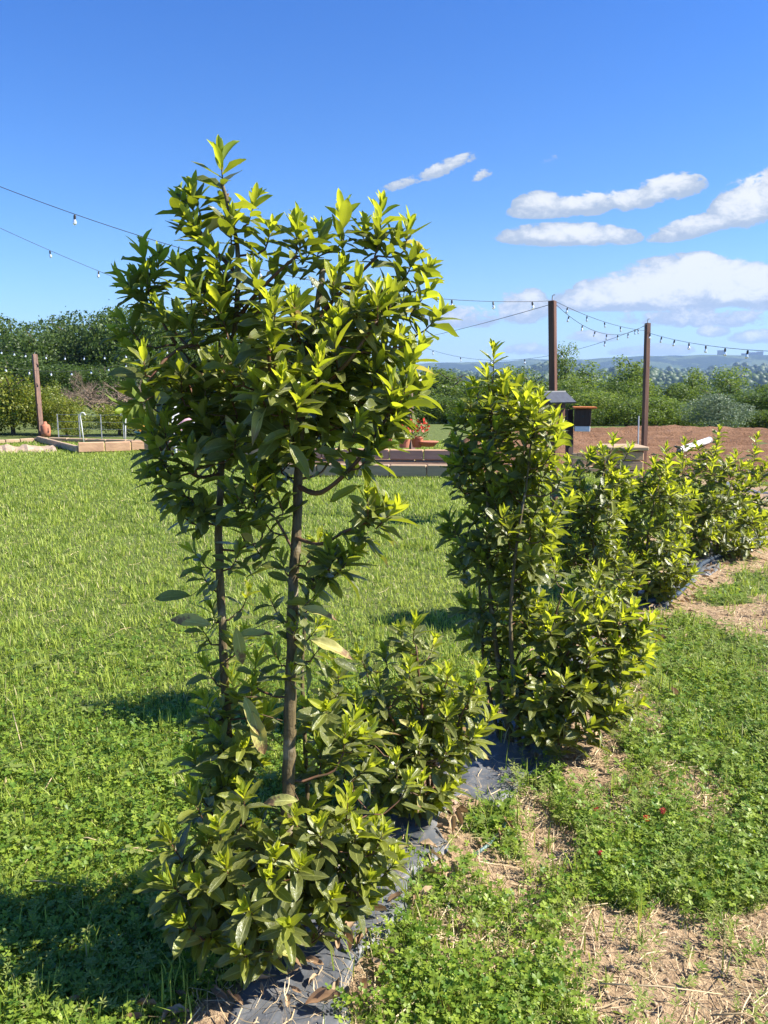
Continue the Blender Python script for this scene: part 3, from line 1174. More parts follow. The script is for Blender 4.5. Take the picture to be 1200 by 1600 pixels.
lf = []
for i in range(NSEG):
    for j in range(NAC):
        a = i * (NAC + 1) + j
        lf.append((a, a + 1, a + NAC + 2, a + NAC + 1))
lf = np.array(lf)
lft = np.vstack([lf[:, [0, 1, 2]], lf[:, [0, 2, 3]]])
for ci, cn in enumerate(CLS):
    for vi in range(6):
        ph = vi * 1.9 + ci
        if ci == 0:
            pr = (-.05 + .05 * vi, .34, .012, .3, ph, .158)
        elif ci == 1:
            pr = (.02 + .045 * vi, .22, .018, .5, ph, .178)
        elif ci == 2:
            pr = (.00 + .045 * vi, .18, .022, .7, ph, .184)
        else:
            pr = (.12 + .07 * vi, .30, .030, 1.1, ph, .16)
        v, uv = leaf_grid(*pr)
        LEAF_V[(ci, vi)] = (v, uv)
        me = np_mesh('bay_leaf', v, lft, M[cn], rnd=np.full(len(v), vi * .37 % 1), uv=uv, smooth=True)
        LEAF_ME[(ci, vi)] = me


def axes_matrix(pos, L, N, scale, kx=1.0, kz=1.0):
    L = L.normalized()
    X = L.cross(N)
    X = X.normalized() if X.length > 1e-5 else L.orthogonal().normalized()
    Z = X.cross(L)
    m = Matrix((X, L, Z)).transposed().to_4x4()
    return Matrix.Translation(pos) @ m @ Matrix.Diagonal((scale * kx, scale, scale * kz, 1))


class Bay:
    def __init__(s, label, base, seed, lod=1.0, group='bay laurels in the hedge row'):
        s.rnd = random.Random(seed)
        s.k = 1.0
        s.base = Vector(base)
        s.o = thing('bay_laurel', label, 'bay laurel', s.base, group)
        s.leaves = []          # (matrix, class, variant, len)
        s.nodes = []           # skeleton points (pos, radius)
        s.tw = MB()
        s.tips = []

    def stem(s, pts, r0, r1, name='trunk', mat='bark'):
        # smooth the polyline a little and give it knots
        pts = [Vector(p) for p in pts]
        out, rad = [], []
        n = len(pts)
        for i in range(n - 1):
            p0, p1, p2, p3 = pts[max(i - 1, 0)], pts[i], pts[i + 1], pts[min(i + 2, n - 1)]
            st = 6
            for k in range(st):
                t = k / st
                q = .5 * ((2 * p1) + (p2 - p0) * t + (2 * p0 - 5 * p1 + 4 * p2 - p3) * t * t + (3 * p1 - p0 - 3 * p2 + p3) * t ** 3)
                out.append(q)
        out.append(pts[-1])
        m = len(out)
        for i in range(m):
            t = i / (m - 1)
            r = r0 + (r1 - r0) * t
            if i == 0:
                r *= 1.35
            r *= 1 + .05 * math.sin(i * 1.3 + r0 * 900) + (.12 if s.rnd.random() < .10 else 0)
            rad.append(r)
            jt = r * .12
            if 0 < i < m - 1:
                out[i] = out[i] + Vector((s.rnd.uniform(-jt, jt), s.rnd.uniform(-jt, jt), 0))
            s.nodes.append((out[i], r))
        MB().tube(out, rad, 9).build(name, M[mat], s.o, smooth=True)

    def twig(s, tip, d, r=.0022):
        tip = Vector(tip)
        best, bd = None, 1e9
        for (p, rr) in s.nodes:
            h = tip.z - p.z
            dd = (tip - p).length
            if h < .25 * dd:
                dd += (.25 * dd - h) * 2.2
            if dd < bd and dd > .02:
                bd, best = dd, (p, rr)
        p0, r0 = best
        L = (tip - p0).length
        c = tip - d * min(.45 * L, .12)
        n = max(3, min(8, int(L / .03) + 2))
        pts, rad = [], []
        ra = min(r0 * .75, r + L * .011)
        for i in range(n + 1):
            t = i / n
            q = p0 * (1 - t) ** 2 + c * 2 * t * (1 - t) + tip * t * t
            if 0 < i < n:
                q = q + Vector([s.rnd.gauss(0, .003) for _ in range(3)])
            pts.append(q)
            rad.append(ra + (r - ra) * t)
            if i > 0:
                s.nodes.append((q, rad[-1]))
        s.tw.tube(pts, rad, 5)
        return pts, L

    def leafat(s, pos, ax, ang, th, ln, cls, droop=0.0):
        ax = ax.normalized()
        a = ax.orthogonal().normalized()
        b = ax.cross(a)
        Rv = a * math.cos(ang) + b * math.sin(ang)
        L = ax * math.cos(th) + Rv * math.sin(th)
        L.z -= droop
        N = ax * math.sin(th) - Rv * math.cos(th)
        N = (N + Vector((0, 0, .25)) + Vector([s.rnd.gauss(0, .16) for _ in range(3)]))
        s.leaves.append((axes_matrix(pos, L, N, ln, s.rnd.uniform(.72, 1.22), s.rnd.uniform(.3, 1.9)), cls, s.rnd.randrange(6), ln))

    def shoot(s, tip, d, size=1.0, n=11, young=.45, shade=0.0, attach=True):
        """a leafy shoot: a rosette of old spreading leaves below, upright bright young leaves above"""
        rnd = s.rnd
        size *= s.k
        d = Vector(d).normalized()
        tip = Vector(tip)
        Ls = rnd.uniform(.055, .10) * size
        base = tip - d * Ls
        if attach:
            s.twig(base, d)
        s.tw.tube([base, base + d * Ls * .6, base + d * Ls], [.0024 * size, .0018 * size, .0009], 5)
        s.tips.append(tip)
        a0 = rnd.random() * 6.28
        for i in range(n):
            t = i / (n - 1)
            pos = base + d * (Ls * (t ** .9) * .95)
            th = R(float(np.interp(t, [0, .4, .7, 1], [76, 54, 30, 12]))) + rnd.gauss(0, .15)
            ln = (.106 * (1 - t) + .066 * t) * size * rnd.uniform(.78, 1.15)
            if t > .9:
                ln *= .8
            yv = t + rnd.gauss(0, .14)
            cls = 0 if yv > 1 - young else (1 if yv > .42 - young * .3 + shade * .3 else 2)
            if cls != 0 and rnd.random() < .018:
                cls = 3
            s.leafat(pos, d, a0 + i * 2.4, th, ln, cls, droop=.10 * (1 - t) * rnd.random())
        # a small tuft of just opened leaves at the very tip
        if young > .2:
            for k in range(rnd.choice((2, 3, 4))):
                s.leafat(tip, d, k * 2.1 + a0, R(rnd.uniform(8, 30)), .046 * size * rnd.uniform(.7, 1.3), 0)
        # older leaves along the twig under the shoot
        for k in range(rnd.choice((2, 3, 4, 5))):
            q = base - d * rnd.uniform(.005, .07) * size
            s.leafat(q, d, rnd.random() * 6.28, R(rnd.uniform(50, 92)), .098 * size * rnd.uniform(.7, 1.15), 2 if rnd.random() < .8 else 1, droop=rnd.uniform(-.1, .25))

    def fill(s, ells, mind=.055, up=.9, young=.4, size=1.0, nl=11):
        """shoots through ellipsoids given as (px, py, depth, rx px, ry px, rz m, count)"""
        for e in ells:
            (px, py, t, rx, ry, rz, cnt) = e[:7]
            yg = e[7] if len(e) > 7 else young
            c = P(px, py, t)
            kx = t / 1200
            tries = 0
            got = 0
            while got < cnt and tries < cnt * 30:
                tries += 1
                v = Vector([s.rnd.gauss(0, 1) for _ in range(3)]).normalized()
                r = s.rnd.uniform(.25, 1.0) ** .5
                q = c + Vector((v.x * rx * kx * r, v.y * rz * r, v.z * ry * kx * r))
                if q.z < s.base.z + .06:
                    q.z = s.base.z + s.rnd.uniform(.06, .12)
                if any((q - p).length < mind for p in s.tips):
                    continue
                out = Vector((v.x, v.y, v.z * .5)) * r
                d = out * .75 + Vector((0, 0, up)) + Vector([s.rnd.gauss(0, .18) for _ in range(3)])
                inner = 1 - r
                high = max(0, min(1, .5 + v.z * r * .6))
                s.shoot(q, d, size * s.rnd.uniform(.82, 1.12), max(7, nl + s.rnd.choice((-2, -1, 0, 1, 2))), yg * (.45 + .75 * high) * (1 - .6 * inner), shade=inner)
                got += 1

    def finish(s, n_obj=300):
        # which leaves show largest from the camera
        allv, allf, cen = [], [], []
        b = 0
        for (m, c, vi, ln) in s.leaves:
            v, uv = LEAF_V[(c, vi)]
            mm = np.array(m)
            wv = v @ mm[:3, :3].T + mm[:3, 3]
            allv.append(wv)
            allf.append(lft + b)
            b += len(v)
            cen.append(wv[[12, 17, 22]])
        AV = np.vstack(allv)
        AF = np.vstack(allf)
        bvh = BVHTree.FromPolygons(AV.tolist(), AF.tolist())
        cam_p = Vector((0, 0, CAM_H))
        nt = len(lft)
        score = []
        for i, (m, c, vi, ln) in enumerate(s.leaves):
            sc = 0
            for q in cen[i]:
                q = Vector(q)
                dv = q - cam_p
                hit = bvh.ray_cast(cam_p, dv.normalized(), dv.length + .05)
                if hit[0] is not None and hit[2] // nt == i:
                    sc += 1
            nrm = Vector((m[0][2], m[1][2], m[2][2])).normalized()
            facing = abs(nrm.dot((Vector(cen[i][1]) - cam_p).normalized()))
            score.append((sc + .05) * ln * ln * (facing + .15))
        order = sorted(range(len(s.leaves)), key=lambda i: -score[i])
        top = order[:n_obj]
        rest = order[n_obj:]
        inv = Matrix.Translation(-s.base)
        for i in top:
            m, c, vi, ln = s.leaves[i]
            o = bpy.data.objects.new('leaf', LEAF_ME[(c, vi)])
            COL.objects.link(o)
            o.parent = s.o
            o.matrix_local = inv @ m
        if rest:
            V = np.vstack([allv[i] for i in rest]) - np.array(s.base)
            k = len(LEAF_V[(0, 0)][0])
            F = ((np.arange(len(rest)) * k)[:, None, None] + lft[None]).reshape(-1, 3)
            mi = np.repeat([s.leaves[i][1] for i in rest], nt)
            uv = np.vstack([LEAF_V[(s.leaves[i][1], s.leaves[i][2])][1] for i in rest])
            rn = np.repeat([s.rnd.random() for _ in rest], k)
            me = np_mesh('foliage', V, F, [M[c] for c in CLS], mi, rn, uv, smooth=True)
            link('foliage', me, s.o, kind='stuff')
        s.tw.build('twigs', M['twig'], s.o, smooth=True, kind='stuff')
        return len(s.leaves)


UP = (0, 0, 1)


def px_path(pts):
    return [P(*p) for p in pts]


# --- the near bay with two tall bare stems
b1 = Bay('tallest and nearest bay laurel, two bare stems rising to a round crown of glossy leaves', G(436, 1478), 11)
b1.k = .90
zb = b1.base
b1.stem([zb + Vector((.0, 0, -.02)), P(447, 1330, 1.90), P(451, 1200, 1.89), P(454, 1090, 1.87), P(458, 930, 1.87), P(464, 800, 1.88), P(468, 700, 1.89), P(474, 590, 1.90), P(492, 500, 1.90), P(505, 420, 1.90)], .0185, .007)
b1.stem([zb + Vector((-.05, .02, -.02)), P(392, 1330, 1.98), P(362, 1200, 1.98), P(352, 1080, 1.97), P(346, 950, 1.96), P(342, 840, 1.95), P(346, 730, 1.94), P(352, 600, 1.93), P(368, 500, 1.92), P(372, 400, 1.90), P(356, 320, 1.88), P(346, 285, 1.87)], .0145, .004)
b1.stem([zb + Vector((.03, .05, -.02)), P(480, 1300, 2.05), P(476, 1150, 2.05), P(472, 1040, 2.05), P(480, 930, 2.03)], .0075, .004)
ENDS = []
for pth, r0, r1 in (
        ([(466, 760, 1.88), (500, 770, 1.84), (545, 735, 1.80), (580, 690, 1.78), (612, 640, 1.76)], .007, .003),
        ([(470, 650, 1.89), (510, 600, 1.84), (548, 560, 1.80), (590, 500, 1.80)], .007, .003),
        ([(492, 500, 1.90), (540, 450, 1.9), (590, 400, 1.92)], .006, .003),
        ([(352, 620, 1.93), (310, 580, 1.92), (270, 530, 1.92), (235, 470, 1.92)], .006, .003),
        ([(346, 740, 1.94), (310, 745, 1.90), (280, 720, 1.86), (262, 700, 1.84)], .005, .003),
        ([(370, 500, 1.92), (400, 460, 1.88), (440, 420, 1.86), (465, 400, 1.86)], .006, .003),
        ([(372, 430, 1.90), (335, 390, 1.90), (305, 350, 1.9)], .005, .003),
        ([(462, 840, 1.87), (500, 850, 1.82), (540, 830, 1.78), (575, 815, 1.76)], .005, .0025),
        ([(352, 560, 1.93), (300, 540, 1.85), (260, 560, 1.80), (230, 600, 1.78)], .005, .003),
        ([(470, 640, 1.89), (430, 600, 1.80), (420, 560, 1.74), (425, 520, 1.72)], .006, .003),
        ([(462, 900, 1.87), (490, 905, 1.83), (515, 890, 1.80)], .004, .002),
        ([(458, 860, 1.87), (430, 810, 1.85), (400, 790, 1.83)], .004, .002)):
    b1.stem(px_path(pth), r0, r1, 'branch', 'twig')
    q_ = px_path(pth)
    ENDS.append((q_[-1], (q_[-1] - q_[-2]).normalized()))
for (q_, d_) in ENDS:
    b1.shoot(q_ + d_ * .07, d_ + Vector((0, 0, .5)), .9, 10, .3, attach=False)
    b1.shoot(q_ + Vector((0, -.02, .06)), Vector((0, -.3, 1)), .85, 10, .35)
# leading shoots that make the outline
for (px, py, t, dx, dy, sz, yg) in (
        (345, 246, 1.87, -.05, 0, 1.05, .6), (302, 300, 1.9, -.3, 0, .9, .6), (300, 345, 1.86, -.5, -.2, .9, .5), (398, 312, 1.9, .3, 0, .85, .6), (425, 352, 1.88, .3, 0, .8, .55),
        (362, 345, 1.86, .1, -.2, .9, .5), (330, 385, 1.84, -.4, -.3, .95, .4),
        (468, 352, 1.86, 0, 0, .9, .6), (500, 362, 1.92, .1, .1, .8, .6), (536, 330, 1.9, .0, .1, .95, .55), (596, 324, 1.93, .1, 0, .85, .55), (570, 350, 1.96, .1, 0, .7, .6),
        (640, 356, 1.93, .25, 0, .85, .65), (650, 400, 1.9, .5, 0, .85, .5), (670, 420, 1.9, .6, 0, .8, .5), (690, 490, 1.88, 1.0, 0, .9, .35), (672, 452, 1.86, .8, -.2, .85, .45),
        (222, 384, 1.94, -.2, 0, .8, .7), (188, 430, 1.93, -.9, 0, .75, .6), (250, 400, 1.95, .2, 0, .7, .6), (240, 425, 1.92, 0, 0, .7, .6), (200, 448, 1.92, -.9, 0, .8, .4),
        (192, 500, 1.9, -.8, 0, .85, .5), (205, 545, 1.9, -.9, 0, .85, .35), (188, 525, 1.93, -.9, 0, .8, .4), (210, 610, 1.88, -1, 0, .85, .2), (222, 650, 1.88, -1.2, -.2, .9, .1),
        (655, 545, 1.80, .6, -.1, .95, .6), (665, 600, 1.8, .8, 0, .85, .35), (640, 570, 1.80, .5, 0, .9, .4), (618, 625, 1.74, .5, -.3, .9, .5), (612, 665, 1.74, .7, -.3, .95, .4), (632, 640, 1.78, 1, 0, .9, .3),
        (590, 700, 1.76, .9, -.2, 1, .25), (560, 660, 1.72, .4, -.5, .95, .4), (598, 792, 1.76, .6, -.1, .8, .6), (560, 845, 1.78, .5, -.2, .75, .5), (518, 865, 1.78, .2, -.2, .75, .6), (505, 895, 1.80, .6, -.1, .7, .5),
        (240, 700, 1.84, -.5, -.2, .95, .15), (262, 745, 1.86, -.8, -.2, .85, .1), (230, 735, 1.86, -1, 0, .85, .1), (290, 780, 1.9, -.8, 0, .8, .1), (300, 705, 1.82, -.1, -.3, .95, .2),
        (425, 530, 1.70, .0, -.5, 1.05, .5), (440, 590, 1.70, .1, -.7, 1.1, .35), (470, 620, 1.70, .3, -.6, 1.05, .3), (400, 600, 1.72, -.3, -.6, 1.05, .3), (370, 560, 1.74, -.2, -.5, 1, .3),
        (500, 560, 1.72, .2, -.5, 1, .4), (530, 500, 1.78, .1, -.4, .95, .4), (460, 470, 1.78, 0, -.4, 1, .4), (560, 440, 1.84, .2, -.3, .95, .45), (605, 455, 1.84, .3, -.2, .95, .5),
        (400, 430, 1.80, -.1, -.3, 1, .45), (340, 470, 1.80, -.2, -.3, 1, .3), (290, 500, 1.80, -.4, -.3, 1, .3), (250, 480, 1.84, -.5, -.2, .95, .3), (280, 420, 1.86, -.4, -.2, .95, .4)):
    b1.shoot(P(px, py, t), (dx, dy, 1.0), sz, b1.rnd.choice((10, 11, 12)), yg)
b1.fill([(445, 480, 1.95, 205, 85, .24, 24, .35), (420, 590, 1.93, 200, 80, .24, 22, .2), (300, 620, 1.92, 90, 75, .2, 11, .12), (560, 560, 1.93, 95, 90, .2, 12, .3),
         (500, 670, 1.90, 120, 45, .17, 7, .18), (350, 680, 1.92, 80, 45, .17, 5, .08), (300, 780, 1.92, 55, 30, .1, 2, .08), (395, 760, 1.9, 55, 50, .1, 4, .2)], .05, .8, size=.98)
# sparse leaves by the bare stems
for (px, py, t, dx, dy, sz, yg) in ((405, 800, 1.84, -.4, -.2, .85, .35), (430, 765, 1.82, -.2, -.3, .8, .4), (385, 835, 1.9, -.5, 0, .8, .15), (388, 925, 1.94, .3, -.2, .62, .6),
                                    (312, 890, 1.96, -.4, 0, .7, .15), (330, 950, 1.95, -.2, -.1, .6, .35), (460, 985, 1.84, .0, -.3, .62, .5), (500, 975, 1.86, .6, 0, .65, .6), (365, 1000, 1.94, .2, -.1, .62, .4),
                                    (310, 975, 1.96, -.5, 0, .65, .3), (375, 860, 1.92, .4, -.2, .7, .3), (440, 875, 1.84, -.2, -.2, .75, .3), (420, 930, 1.86, -.3, -.1, .7, .45), (495, 930, 1.82, .5, -.1, .75, .4), (510, 1000, 1.84, .6, -.1, .7, .35),
                                    (425, 1010, 1.84, -.3, -.2, .7, .5), (380, 985, 1.92, .3, -.1, .65, .4), (320, 1040, 1.94, -.4, -.1, .75, .5), (455, 1050, 1.84, .1, -.3, .6, .5), (300, 860, 1.94, -.6, -.1, .75, .1), (500, 840, 1.84, .3, -.2, .7, .5), (400, 1030, 1.88, .1, -.2, .8, .6), (540, 880, 1.80, .7, -.1, .7, .4)):
    b1.shoot(P(px, py, t), (dx, dy, .8), sz, 7, yg)
for (px, py, t, dx, dz, ln, c) in ((520, 1010, 1.84, 1, -.25, .095, 3), (500, 955, 1.85, 1, -.15, .075, 3), (400, 990, 1.93, .6, .1, .08, 3), (375, 1010, 1.93, .2, -.9, .085, 3), (405, 1150, 1.88, .25, -.9, .105, 3),
                                   (395, 1120, 1.88, .35, -.8, .09, 3), (440, 1250, 1.85, -.8, .1, .07, 3), (300, 970, 1.95, -.9, .3, .09, 3), (500, 925, 1.82, .8, -.5, .08, 1), (540, 1040, 1.9, .9, -.5, .07, 2),
                                   (270, 930, 1.96, -1, .1, .09, 2), (470, 940, 1.84, .7, .1, .08, 1), (540, 770, 1.8, .8, .5, .09, 1), (410, 690, 1.8, .3, -.6, .09, 1), (470, 720, 1.74, .5, -.7, .09, 1)):
    p = P(px, py, t - (.08 if c == 3 else 0))
    ln *= 1.12 if c == 3 else 1
    L = Vector((dx, -.15, dz))
    b1.leaves.append((axes_matrix(p - L.normalized() * ln * .5, L, Vector((0, -.6, .8)), ln), c, b1.rnd.randrange(6), ln))
    b1.tw.tube([p - L.normalized() * ln * .5, min((q[0] for q in b1.nodes), key=lambda q: (q - p).length)], .001, 4)
# bushy growth round its foot
b1.k = .80
for (px, py, t, dx, dy, sz, yg) in (
        (420, 1370, 1.72, 0, -.7, 1.05, .4), (430, 1335, 1.74, .1, -.3, .9, .6), (285, 1440, 1.74, -.5, -.5, .9, .4), (265, 1380, 1.76, -.6, -.3, 1, .25), (262, 1310, 1.80, -.4, -.2, 1.05, .3),
        (340, 1290, 1.78, -.1, -.3, .95, .4), (350, 1350, 1.74, -.1, -.5, 1, .3), (520, 1400, 1.76, .4, -.5, .85, .4), (560, 1290, 1.82, .2, -.2, .95, .55), (600, 1300, 1.84, .4, -.1, .95, .4), (545, 1240, 1.9, .1, 0, .9, .55),
        (500, 1290, 1.8, 0, -.3, .95, .35), (460, 1270, 1.8, .1, -.3, .6, .7), (620, 1345, 1.84, .8, 0, .9, .3), (575, 1375, 1.8, .6, -.3, .9, .3), (318, 1090, 1.93, -.3, 0, .9, .5), (395, 1070, 1.90, .2, -.1, .9, .6),
        (340, 1150, 1.90, -.3, -.2, .95, .3), (300, 1180, 1.92, -.5, 0, .9, .3), (540, 1140, 1.9, .1, 0, .9, .6), (500, 1165, 1.92, 0, 0, .85, .4), (520, 1080, 2.0, .1, 0, .8, .4), (640, 1215, 1.96, .3, 0, .75, .6),
        (380, 1240, 1.82, 0, -.2, .95, .3), (300, 1245, 1.86, -.4, 0, .95, .25), (470, 1350, 1.74, .3, -.5, .95, .35), (385, 1420, 1.70, -.2, -.8, .95, .2), (450, 1445, 1.68, .2, -.9, .95, .2)):
    b1.shoot(P(px, py, t), (dx, dy, 1.0), sz, 12, yg)
b1.fill([(430, 1340, 1.92, 190, 95, .18, 34, .25), (330, 1380, 1.86, 95, 80, .14, 16, .15), (540, 1330, 1.95, 95, 70, .15, 14, .3), (340, 1190, 1.96, 70, 80, .12, 8, .35), (520, 1180, 2.0, 70, 75, .12, 8, .35), (420, 1440, 1.80, 130, 30, .1, 8, .1), (375, 1120, 1.93, 60, 70, .1, 7, .5), (515, 1110, 1.96, 50, 70, .1, 6, .5)], .05, .7, size=.95)
print('bay1 leaves', b1.finish(300))

# --- low bay right behind it
b2 = Bay('low spreading bay laurel between the two tallest ones, no bare trunk', G(672, 1262), 12)
b2.k = .86
zb = b2.base
for tx in ((600, 1100, 2.5), (650, 1010, 2.5), (720, 1120, 2.45), (560, 1150, 2.55), (690, 1080, 2.6)):
    b2.stem([zb, zb.lerp(P(*tx), .5) + Vector((0, 0, .02)), P(*tx)], .007, .003, 'stem', 'twig')
for (px, py, t, dx, sz, yg) in ((648, 972, 2.5, .05, .95, .55), (625, 985, 2.52, -.2, .9, .3), (680, 1000, 2.55, .3, .8, .4), (640, 1040, 2.42, 0, .9, .5), (750, 1050, 2.45, .3, .85, .6), (770, 1115, 2.42, .5, .8, .6), (735, 1075, 2.45, .1, .85, .5),
                                (700, 1050, 2.5, .1, .85, .5), (700, 1110, 2.4, .1, .9, .4), (655, 1150, 2.35, 0, .9, .45), (590, 1070, 2.45, -.2, .9, .45), (555, 1090, 2.5, -.4, .9, .35), (580, 1140, 2.36, -.1, .95, .4), (660, 1215, 2.3, .1, .8, .6),
                                (620, 1185, 2.3, 0, .9, .4), (745, 1145, 2.38, .6, .85, .4), (700, 1170, 2.34, .3, .85, .35), (560, 1020, 2.6, -.4, .8, .3), (600, 1020, 2.55, -.2, .85, .35)):
    b2.shoot(P(px, py, t), (dx, -.15, 1), sz, 11, yg)
b2.fill([(630, 1110, 2.6, 120, 90, .17, 36, .35), (700, 1120, 2.55, 80, 60, .14, 14, .4), (650, 1210, 2.5, 100, 50, .13, 18, .2), (540, 1130, 2.6, 60, 60, .13, 6, .3)], .055, .75, size=.9)
print('bay2 leaves', b2.finish(220))

# --- second tall bay
b3 = Bay('second tall bay laurel, narrow crown over a wide leafy skirt on its right', G(800, 1168), 13)
b3.k = .93
zb = b3.base
b3.stem([zb, P(782, 1060, 3.08), P(768, 950, 3.06), P(762, 840, 3.05), P(764, 740, 3.05), P(768, 660, 3.05), P(770, 590, 3.05)], .013, .004)
b3.stem([zb + Vector((-.04, .03, 0)), P(758, 1050, 3.15), P(750, 930, 3.15), P(745, 820, 3.15), P(735, 730, 3.15)], .009, .003)
b3.stem([zb + Vector((.03, -.02, 0)), P(802, 1060, 2.98), P(798, 960, 2.96), P(806, 860, 2.95), P(822, 760, 2.95), P(830, 690, 2.95)], .010, .003)
for tx in ((900, 1000, 2.95), (960, 1000, 2.95), (880, 920, 2.98), (940, 1080, 2.9), (870, 1080, 2.85)):
    b3.stem([zb + Vector((.05, 0, 0)), zb.lerp(P(*tx), .5) + Vector((.02, 0, .03)), P(*tx)], .007, .003, 'stem', 'twig')
for (px, py, t, dx, sz, yg) in ((772, 548, 3.05, 0, .9, .6), (760, 580, 3.0, -.2, .9, .5), (790, 588, 3.0, .2, .85, .55), (720, 640, 3.1, -.2, .85, .65), (740, 660, 3.0, -.1, .85, .55), (705, 660, 3.1, -.5, .8, .5), (845, 622, 2.92, .1, 1.0, .55),
                                (835, 650, 2.9, -.1, .95, .5), (868, 650, 2.92, .3, .9, .5), (872, 690, 2.9, .5, .95, .45), (800, 640, 3.0, .1, .9, .5), (765, 625, 3.02, .0, .9, .5), (715, 700, 3.1, -.5, .85, .5), (708, 745, 3.1, -.6, .85, .35),
                                (882, 740, 2.95, .5, .85, .5), (890, 780, 2.95, .6, .85, .45), (700, 830, 3.15, -.8, .9, .1), (708, 880, 3.15, -.8, .85, .1), (860, 820, 2.9, .4, .9, .35), (1020, 965, 2.95, .5, .85, .65), (1005, 990, 2.92, .5, .85, .5),
                                (960, 935, 3.0, .1, .85, .6), (930, 905, 3.0, 0, .85, .5), (870, 880, 3.0, 0, .9, .45), (985, 1040, 2.9, .8, .85, .35), (975, 1080, 2.85, .8, .85, .3), (940, 960, 2.9, .1, .9, .45), (925, 1010, 2.85, .1, .95, .4),
                                (960, 1110, 2.82, .8, .85, .2), (925, 1130, 2.8, .6, .85, .15), (885, 1060, 2.8, .1, .9, .3), (860, 960, 2.9, 0, .9, .35), (990, 955, 2.98, .3, .8, .6), (1010, 1020, 2.95, .9, .8, .4)):
    b3.shoot(P(px, py, t), (dx, -.12, 1), sz, 11, yg)
b3.fill([(785, 690, 3.1, 102, 105, .24, 62, .5), (795, 835, 3.1, 102, 85, .22, 44, .22), (780, 950, 3.1, 75, 60, .16, 16, .12), (905, 1000, 3.05, 130, 90, .24, 60, .5), (880, 1090, 2.95, 118, 62, .18, 32, .15), (800, 1060, 3.1, 50, 60, .1, 6, .05)], .048, .8, size=.95)
print('bay3 leaves', b3.finish(260))

# --- the bays farther along the row
b4 = Bay('third bay in the row, thin dark stem with an airy crown below the nest box', G(945, 985), 14)
b4.k = .96
zb = b4.base
b4.stem([zb, P(935, 900, 4.45), P(925, 820, 4.45), P(940, 750, 4.45), P(955, 700, 4.45)], .011, .004)
b4.stem([zb + Vector((.06, 0, 0)), P(915, 860, 4.5), P(910, 780, 4.5)], .008, .003)
for (px, py, t, dx, sz, yg) in ((960, 684, 4.45, .05, .9, .7), (940, 700, 4.4, -.3, .85, .6), (985, 700, 4.5, .4, .8, .65), (955, 730, 4.4, 0, .85, .6), (910, 760, 4.5, -.3, .85, .6), (890, 790, 4.5, -.5, .8, .55), (925, 780, 4.4, 0, .85, .5), (975, 770, 4.4, .4, .8, .6)):
    b4.shoot(P(px, py, t), (dx, -.1, 1), sz, 11, yg)
b4.fill([(925, 790, 4.5, 66, 90, .24, 46, .55), (890, 820, 4.5, 40, 70, .2, 16, .5), (940, 900, 4.5, 68, 62, .22, 32, .3), (958, 740, 4.5, 32, 45, .13, 6, .6)], .07, .8, size=.95)
print('bay4', b4.finish(200))

b5 = Bay('fourth bay in the row, full bush reaching the ground beside the grey hose', G(1010, 940), 15)
b5.k = .96
zb = b5.base
b5.stem([zb, P(1010, 880, 5.0), P(1015, 820, 5.0), P(1030, 750, 5.0)], .012, .004)
b5.stem([zb + Vector((-.05, 0, 0)), P(985, 870, 5.0), P(975, 800, 5.0)], .009, .004)
for (px, py, t, dx, sz, yg) in ((1040, 700, 5.1, 0, .9, .65), (1020, 735, 5.0, -.2, .9, .65), (1045, 745, 4.9, .1, .9, .6), (1000, 770, 5, -.2, .9, .6), (1070, 850, 5.0, .5, .9, .6), (1060, 800, 5, .4, .9, .6)):
    b5.shoot(P(px, py, t), (dx, -.1, 1), sz, 11, yg)
b5.fill([(1020, 805, 5.05, 68, 95, .28, 62, .65), (1025, 890, 5.0, 64, 48, .24, 34, .35), (1040, 760, 5.1, 35, 50, .18, 8, .6)], .07, .8, size=.95)
print('bay5', b5.finish(150))

b6 = Bay('fifth bay in the row, wide rounded bush at the right edge', G(1105, 872), 16)
b6.k = .96
zb = b6.base
b6.stem([zb, P(1098, 820, 6.2), P(1105, 760, 6.2), P(1120, 700, 6.2)], .014, .004)
b6.stem([zb + Vector((.08, 0, 0)), P(1125, 810, 6.2), P(1145, 750, 6.2)], .011, .004)
b6.stem([zb + Vector((-.06, 0, 0)), P(1085, 830, 6.1), P(1070, 760, 6.1)], .009, .004)
for (px, py, t, dx, sz, yg) in ((1124, 672, 6.3, 0, 1, .6), (1120, 695, 6.2, 0, 1, .6), (1070, 690, 6.1, -.1, 1, .65), (1065, 715, 6.0, -.2, 1, .6), (1184, 682, 6.4, .1, 1, .6), (1180, 705, 6.3, 0, 1, .6), (1050, 740, 6.0, -.4, 1, .6), (1150, 710, 6.1, 0, 1, .6)):
    b6.shoot(P(px, py, t), (dx, -.1, 1), sz, 11, yg)
b6.fill([(1105, 750, 6.3, 70, 60, .38, 60, .6), (1130, 820, 6.25, 80, 48, .36, 50, .4), (1185, 780, 6.5, 44, 78, .34, 30, .5), (1080, 820, 6.1, 48, 52, .27, 20, .5)], .08, .8, size=1.0)
print('bay6', b6.finish(200))


